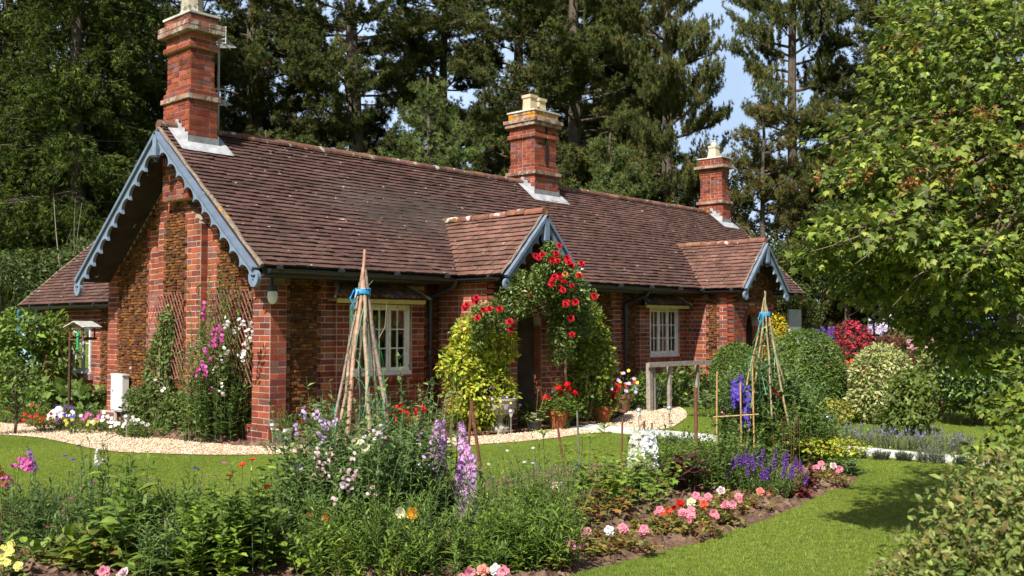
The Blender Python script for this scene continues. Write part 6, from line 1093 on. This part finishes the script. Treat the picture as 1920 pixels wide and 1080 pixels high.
def conifer(label, seed, H, z0, L0, kind, pal, step=.6, nb=4, tr=.26, group=None, prof=None, dens=1.0, tuft=TUFT, ts=1.0, name='pine_tree'):
    global rng
    keep = rng; rng = np.random.default_rng(seed); t = thing(name, label, 'tree', (0, 0, 0), 0, group); tm, cm, bm = MB(), MB(), MB()
    zz = np.linspace(0, H, 10); wob = np.c_[np.cumsum(rng.normal(0, .07, 10)), np.cumsum(rng.normal(0, .07, 10)), zz]; wob[0, :2] = 0
    tube(tm, wob, np.linspace(tr, tr*.25, 10)*np.r_[1.25, np.ones(9)], BARK, 10)
    trunk = lambda z: A(np.interp(z, zz, wob[:, 0]), np.interp(z, zz, wob[:, 1]), z)
    PP, DD, z = [], [], z0
    while z < H-.2:
        f = (z-z0)/(H-z0); L = L0*(prof(f) if prof else (1-f)**.6)
        for b in range(nb if kind != 'open' else rng.integers(2, nb+1)):
            az = rng.uniform(0, 6.28); l = L*rng.uniform(.6, 1.15); zb = z+rng.uniform(-.3, .3)*step
            if l < .25: continue
            d = A(math.cos(az), math.sin(az), 0); r = .014+.010*l; n = 7; s = np.linspace(0, 1, n)[:, None]
            if kind == 'spruce': up = -.28*s+.10*s**2
            elif kind == 'open': up = .12*s+.22*s**2*rng.uniform(.2, 1.4)
            else: up = .10*s+.25*s**2
            a = trunk(zb); pts = a+d*s*l+A(0, 0, 1)*up*l+np.c_[rng.normal(0, .03*l, (n, 2)), rng.normal(0, .015*l, n)]*s
            tube(bm, pts, np.linspace(r, r*.25, n), BARK if kind != 'young' else (.12, .10, .08), 5, cap=False)
            side = A(-d[1], d[0], 0); ntw = max(3, int(l*5.0*dens))
            for w in range(ntw):
                q = rng.uniform(.2 if kind == 'open' else .12, 1.0); o = np.array([np.interp(q, s[:, 0], pts[:, i]) for i in range(3)]); tl = (.32+.30*l*(1-q)+.15*rng.random())*(1.25 if kind == 'open' else 1)
                sg = rng.choice((-1, 1)); td = nrm(d*rng.uniform(.3, 1)+side*sg*rng.uniform(.2, 1.1)+A(0, 0, rng.uniform(.1, .65) if kind != 'spruce' else rng.uniform(-.9, .05)))
                if kind != 'spruce' and rng.random() < .5: tube(bm, [o, o+td*tl*.5, o+td*tl], [.011, .008, .003], (.10, .085, .06), 3, cap=False)
                k = max(3, int(tl/.058*dens)); u = np.linspace(.15, 1, k)[:, None]; sag = -.5*u**2*tl if kind == 'spruce' else .12*u**2*tl
                PP.append(o+td*u*tl+A(0, 0, 1)*sag+rng.normal(0, .05, (k, 3))); DD.append(np.repeat(td[None], k, 0)+rng.normal(0, .45, (k, 3))+A(0, 0, .25 if kind != 'spruce' else -.6))
        z += step*rng.uniform(.8, 1.2)
    P = np.concatenate(PP); D = nrm(np.concatenate(DD)); n = len(P)
    inst(cm, tuft, P, frames(D, rdir(n)), ts*np.exp(rng.normal(0, .18, n)), pick(pal, n, .22))
    tm.build('trunk', M_BARK, t); bm.build('branch', M_BARK, t); cm.build('crown', M_NEEDLE, t); rng = keep
    return t
def flat_top(f): return .55+.75*math.sin(min(1, f*1.15)*math.pi)**.8 if f < .9 else .5
PG1 = 'tall pines behind the cottage'
pineA = conifer('tall pine with a bare grey trunk and level boughs between the chimneys, left', 21, 19, 5.2, 3.3, 'open', P_GREEN, .58, 4, .36, PG1, lambda f: .75+.5*math.sin(f*3.1)-.5*f, 1.35)
pineB = conifer('tall thick trunked pine just right of the middle chimney', 33, 21, 3.6, 3.6, 'open', P_GREEN+P_BROWN[:1], .56, 4, .44, PG1, lambda f: .95+.35*math.sin(f*7)-.6*f, 1.45)
pineC = conifer('tall pine with dense dark crown behind the middle chimney', 45, 18, 4.0, 4.2, 'open', P_GREEN, .5, 4, .32, PG1, lambda f: 1.0-.5*f, 1.4)
young = conifer('dense young pine with soft bluish boughs in front of the tall pines', 57, 8.6, .5, 2.5, 'young', P_YOUNG, .42, 6, .14, 'young conifers behind the roof', lambda f: (1-f)**.75, 1.35)
spruce = conifer('drooping dark spruce with a brown trunk at the upper left', 69, 19, 3.4, 2.9, 'spruce', P_SPRUCE, .42, 6, .24, 'spruces at the left', lambda f: (1-f)**.55, 1.25, TUFT2, 1.15, 'spruce_tree')
def put(o, px, dep, rz=0, s=1.0, label=None, first=False, group=None, name=None):
    p = gd(px, dep); c = o if first else copy_tree(o); c.location = p; c.rotation_euler = (0, 0, rz); c.scale = (s, s, s) if np.isscalar(s) else s
    if label: c['label'] = label
    if group: c['group'] = group
    if name: c.name = name
    return c
put(pineA, 657, 33, 0, 1, first=True); put(pineB, 1250, 30, 1, (.52, .52, 1), first=True); put(pineC, 1075, 32, 2, 1, first=True); put(young, 795, 27.5, 0, 1, first=True); put(spruce, 130, 27, 0, 1, first=True)
put(pineC, 842, 37, 4.2, .95, 'tall pine with forked boughs above the middle of the roof')
put(pineA, 1494, 30, 2.1, (.56, .56, 1.0), 'tall pine with long bare brown trunk right of the farthest chimney'); put(pineB, 1728, 29, 3.6, .95, 'tall pine whose trunk shows above the maple at upper right')
put(pineB, 470, 35, 2.6, 1, 'tall pine behind the aerial of the tall left chimney'); put(pineC, 330, 37, 1.2, 1.02, 'dark pine directly behind the tall left chimney'); put(pineC, 970, 36, 5.5, 1.0, 'tall dark pine left of the middle chimney pots'); put(pineA, 1165, 38, 4.4, (.7, .7, .95), 'slender pine seen between the middle chimney and the thick trunk')
put(spruce, 15, 29, 2.2, 1.05, 'dark drooping spruce at the far left edge'); put(spruce, 222, 32, 4.0, .95, 'drooping spruce just left of the tall chimney'); put(pineB, -40, 33, .5, 1, 'pine trunk at the very left edge')
for px, dep, rz, s, lab in ((885, 30, 1, .72, 'young pine left of the middle chimney, above the ridge'), (615, 28, 2, .78, 'young pine above the left part of the ridge'), (505, 27, 3, .80, 'young pine behind the left part of the roof'), (720, 30, 4, .62, 'short young pine above the middle of the ridge'), (1130, 28, 5, .82, 'young pine right of the middle chimney'), (1205, 29, 2.5, .74, 'young pine at the foot of the thick trunk'), (290, 28, 1.5, .80, 'young pine in the dark left of the tall chimney')):
    put(young, px, dep, rz, s, lab)
brown = conifer('brownish drooping conifer right of the farthest chimney', 81, 8.6, .6, 2.3, 'young', P_BROWN+P_GREEN[:1], .45, 5, .16, 'young conifers behind the roof', lambda f: (1-f)**.5, 1.2); put(brown, 1432, 28, 0, (.8, .8, .92), first=True); put(brown, 1660, 28, 2, .9, 'brownish conifer behind the maple crown'); put(brown, 1545, 31, 4, .85, 'brownish conifer right of the long bare trunk')
# broadleaf trees
def broadleaf_tree(label, seed, H, R, n, size, pal, tr=.12, T=LEAF2, name='broadleaf_tree', low=.1, nb=11, group=None, cat='tree'):
    global rng
    keep = rng; rng = np.random.default_rng(seed); t = thing(name, label, cat, (0, 0, 0), 0, group); bl = []
    for i in range(nb): z = H*rng.uniform(low, .9); f = math.sin(min(1, z/H*1.05)*math.pi)**.5; a = rng.uniform(0, 6.28); r = R*rng.uniform(0, .75)*f; s = R*rng.uniform(.32, .52); bl.append((r*math.cos(a), r*math.sin(a), z, s, s, s*.8))
    mb = MB(); leaf_cloud(mb, bl, n, T, size, pal, rough=.2, clumps=.4); mb.build('crown', M_LEAF, t); mb = MB(); tube(mb, [(0, 0, 0), (.05, 0, H*.35), (0, .05, H*.8)], [tr, tr*.8, tr*.25], BARK, 8); twigs(mb, (0, 0, H*.3), bl, 16, tr*.3, BARK); mb.build('trunk', M_BARK, t); rng = keep; return t
DK = [(0.059, 0.095, 0.020), (0.083, 0.123, 0.024), (0.048, 0.073, 0.018)]
bt = broadleaf_tree('leafy green tree left of the farthest chimney aerial', 5, 8.2, 2.2, 7000, .16, DK+[(.08, .13, .03)], group='broadleaf trees behind the cottage'); put(bt, 1335, 35, 0, 1, first=True)
for px, dep, rz, s, lab in ((1590, 27, 1, .72, 'leafy tree in shade right of the cottage end'), (1480, 27, 2, .55, 'leafy thicket tree at the cottage end'), (1690, 30, 3, .9, 'leafy tree in shade behind the maple'), (1800, 27, 4, .85, 'shaded leafy tree behind the purple delphiniums'), (1910, 26, 5, .9, 'shaded leafy tree at the right edge'), (950, 33, 2.2, .8, 'dark leafy tree just left of the middle chimney'), (1180, 33, 5.2, .75, 'dark leafy tree low behind the ridge at the thick trunk'), (180, 31, 3, .6, 'dark leafy tree low between the spruces'), (1520, 34, .4, 1.0, 'leafy tree far behind the long bare trunk'), (430, 33, .4, .85, 'dark leafy tree behind the ridge near the left chimney')): put(bt, px, dep, rz, s, lab)
lt = broadleaf_tree('light green bushy tree left of the gable', 8, 4.3, 1.7, 4200, .12, [(.085, .125, .035), (.11, .155, .04), (.06, .09, .025)], .06, group='light bushy trees left of the gable'); put(lt, 150, 22.5, 0, .85, first=True); put(lt, 60, 25, 2, .85, 'darker bushy tree behind the light one at the left'); put(lt, 235, 26, 4, .95, 'bushy tree peeping over the extension roof'); put(lt, 0, 23, 3, .8, 'bright leafy bush at the left edge above the wisteria')
# dead bare saplings in the dark of the wood
mb = MB()
t = thing('bare_sapling', 'pale bare branched sapling in the gap left of the gable', 'tree', gd(165, 24.5))
for i in range(5): a = A(*rng.normal(0, .3, 2), 0); b = a+A(*(rng.normal(0, .7, 2)), rng.uniform(2.5, 5)); pts = limb(mb, a, b, .022, .005, .16, 8, (.26, .24, .18), 4); limb(mb, pts[4], pts[4]+rng.normal(0, .5, 3)+A(0, 0, .5), .012, .003, .1, 5, (.26, .24, .18), 3)
mb.build('branch', M_BARK, t)
# the wood farther back, which reads as one dark mass low down, with single crowns above
WG_ = 'pines farther back in the wood'
k = 0
for px, dep, sc_ in ((-90, 46, 1), (60, 47, .9), (170, 50, .85), (270, 45, .95), (405, 50, .9), (545, 46, .8), (720, 50, .6), (1010, 49, .85), (1110, 45, .9), (1170, 50, .8), (1600, 46, .75), (1690, 50, .85), (1800, 45, .95), (1900, 48, 1), (2010, 46, 1)):
    o = (pineC, spruce, pineB)[k % 3] if px < 300 else (pineC, pineB)[k % 2]
    c = put(o, px, dep, k*1.7, sc_, 'dark pine trunk and crown deep in the wood behind the others', group=WG_); c['category'] = 'tree'; c.name = 'pine_tree'; k += 1
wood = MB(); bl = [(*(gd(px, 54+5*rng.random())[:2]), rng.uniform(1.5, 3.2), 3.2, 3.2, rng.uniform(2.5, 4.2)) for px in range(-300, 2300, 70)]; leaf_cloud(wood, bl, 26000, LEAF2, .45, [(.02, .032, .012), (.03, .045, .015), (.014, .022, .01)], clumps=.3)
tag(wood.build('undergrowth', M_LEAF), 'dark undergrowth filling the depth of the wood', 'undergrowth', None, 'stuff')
# the near maple on the right
def maple():
    t = thing('maple_tree', 'large maple with lobed green leaves and red seed clusters leaning in from the right', 'tree', gd(2200, 7.4)); o = np.array(t.location); mb, bm, sm = MB(), MB(), MB()
    def Bl(rows): return np.array([(*(at(x, y, d)-o), r*d/F, r*d/F*1.15, r*d/F*fl) for x, y, d, r, fl in rows])
    top = Bl([(1860, 90, 6.6, 210, .8), (1720, 150, 6.9, 105, .7), (1640, 245, 6.8, 95, .6), (1690, 330, 6.3, 120, .6), (1600, 335, 6.5, 75, .5), (1800, 300, 6.2, 160, .6), (1900, 260, 6.6, 170, .8), (1780, 40, 7.2, 130, .7), (1930, 420, 6.2, 150, .6)])
    mid = Bl([(1590, 440, 6.2, 95, .45), (1680, 430, 6.0, 110, .5), (1540, 490, 6.3, 60, .4), (1780, 470, 5.9, 130, .5), (1880, 520, 6.1, 140, .5), (1640, 540, 6.6, 70, .4), (1740, 580, 6.8, 110, .4), (1860, 640, 6.8, 120, .5), (1700, 500, 6.4, 120, .45)])
    low = Bl([(1905, 770, 5.6, 60, .8), (1875, 840, 5.5, 50, .7), (1935, 710, 5.7, 60, .8), (1800, 645, 6.6, 50, .5), (1915, 900, 5.3, 45, .7)])
    ML = [(.16, .225, .032), (.21, .275, .04), (.10, .15, .026), (.27, .32, .055), (.075, .11, .022)]
    far = Bl([(2080, 60, 7.2, 260, .9), (2230, 250, 7.6, 300, .8), (2120, 420, 7.0, 220, .7), (2420, 120, 7.8, 300, .9), (2480, 400, 7.6, 230, .7), (2250, -180, 7.4, 300, .9), (2300, 520, 8.4, 200, .6)])
    for b, n in ((top, 9600), (mid, 7000), (low, 1100), (far, 12000)): leaf_cloud(mb, b, n, LOBED, .049, ML, up=1.0, shell=.5, rough=.26, drop=.35, clumps=.5)
    allb = np.concatenate([top, mid, low]); allt = np.concatenate([top, mid]); allt = allt[allt[:, 3] > .31]; root = A(0, 0, 2.4); tube(bm, [(0, 0, 0), (0, .05, 1.2), (0, 0, 2.4), (-.1, .1, 4.5)], [.16, .14, .12, .06], BARK, 10)
    TW = (.13, .10, .065)
    for i in range(80):
        b = allt[rng.integers(len(allt))] if i > 4 else low[rng.integers(len(low))]; a = A(0, 0, rng.uniform(1.2, 2.6) if i <= 4 else rng.uniform(1.8, 4.2)); e = b[:3]+rdir(1)[0]*b[3:6]*.5; pts = limb(bm, a, e, .03, .006, .05, 9, TW, 5)
        for j in range(5): s = pts[rng.integers(4, 9)]; limb(bm, s, s+(e-a)/np.linalg.norm(e-a)*rng.uniform(.1, .3)+rng.normal(0, .10, 3), .008, .002, .06, 5, TW, 4)
    bm.build('trunk', M_BARK, t); mb.build('crown', M_LEAF, t)
    for i in range(40):                                     # hanging bunches of reddish winged seeds
        b = top[rng.integers(len(top))] if i < 40 else mid[rng.integers(len(mid))]; c = b[:3]+nrm(rdir(1)[0]+A(-.6, -.6, .2))*b[3:6]*.9; n = 24; P = c+rng.normal(0, .028, (n, 3)); m2 = MB()
        inst(m2, LEAF2, P, frames(rdir(n), rdir(n)), np.full(n, .034), pick([(.36, .12, .04), (.40, .17, .055), (.26, .11, .04)], n)); m2.build('seed_cluster', M_LEAF, t)
maple()
def near_hedge():
    t = thing('hedge_bush', 'soft near bush of small green and bronze leaves in the lower right corner', 'bush', gd(1900, 3.1)); o = np.array(t.location)
    bl = np.array([(*(at(x, y, d)-o), r*d/F, r*d/F, r*d/F*f) for x, y, d, r, f in ((1900, 1010, 3.1, 150, .9), (1820, 1090, 3.0, 150, .7), (1740, 1150, 2.9, 120, .6), (1930, 930, 3.3, 130, .8), (1860, 960, 3.2, 90, .7), (1690, 1110, 2.9, 80, .6), (1950, 1150, 3.0, 260, .8), (1800, 1250, 3.0, 260, .7))])
    mb = MB(); leaf_cloud(mb, bl, 21000, LEAF6, .025, [(.19, .24, .05), (.23, .28, .07), (.15, .20, .045), (.22, .18, .06), (.13, .17, .04), (.30, .32, .10)], up=.6, shell=.6, rough=.2, drop=0); mb.build('foliage', M_LEAF, t); mb = MB(); twigs(mb, (0, 0, 0), bl, 60, .008, (.20, .08, .05)); mb.build('stem', M_BARK, t)
near_hedge()
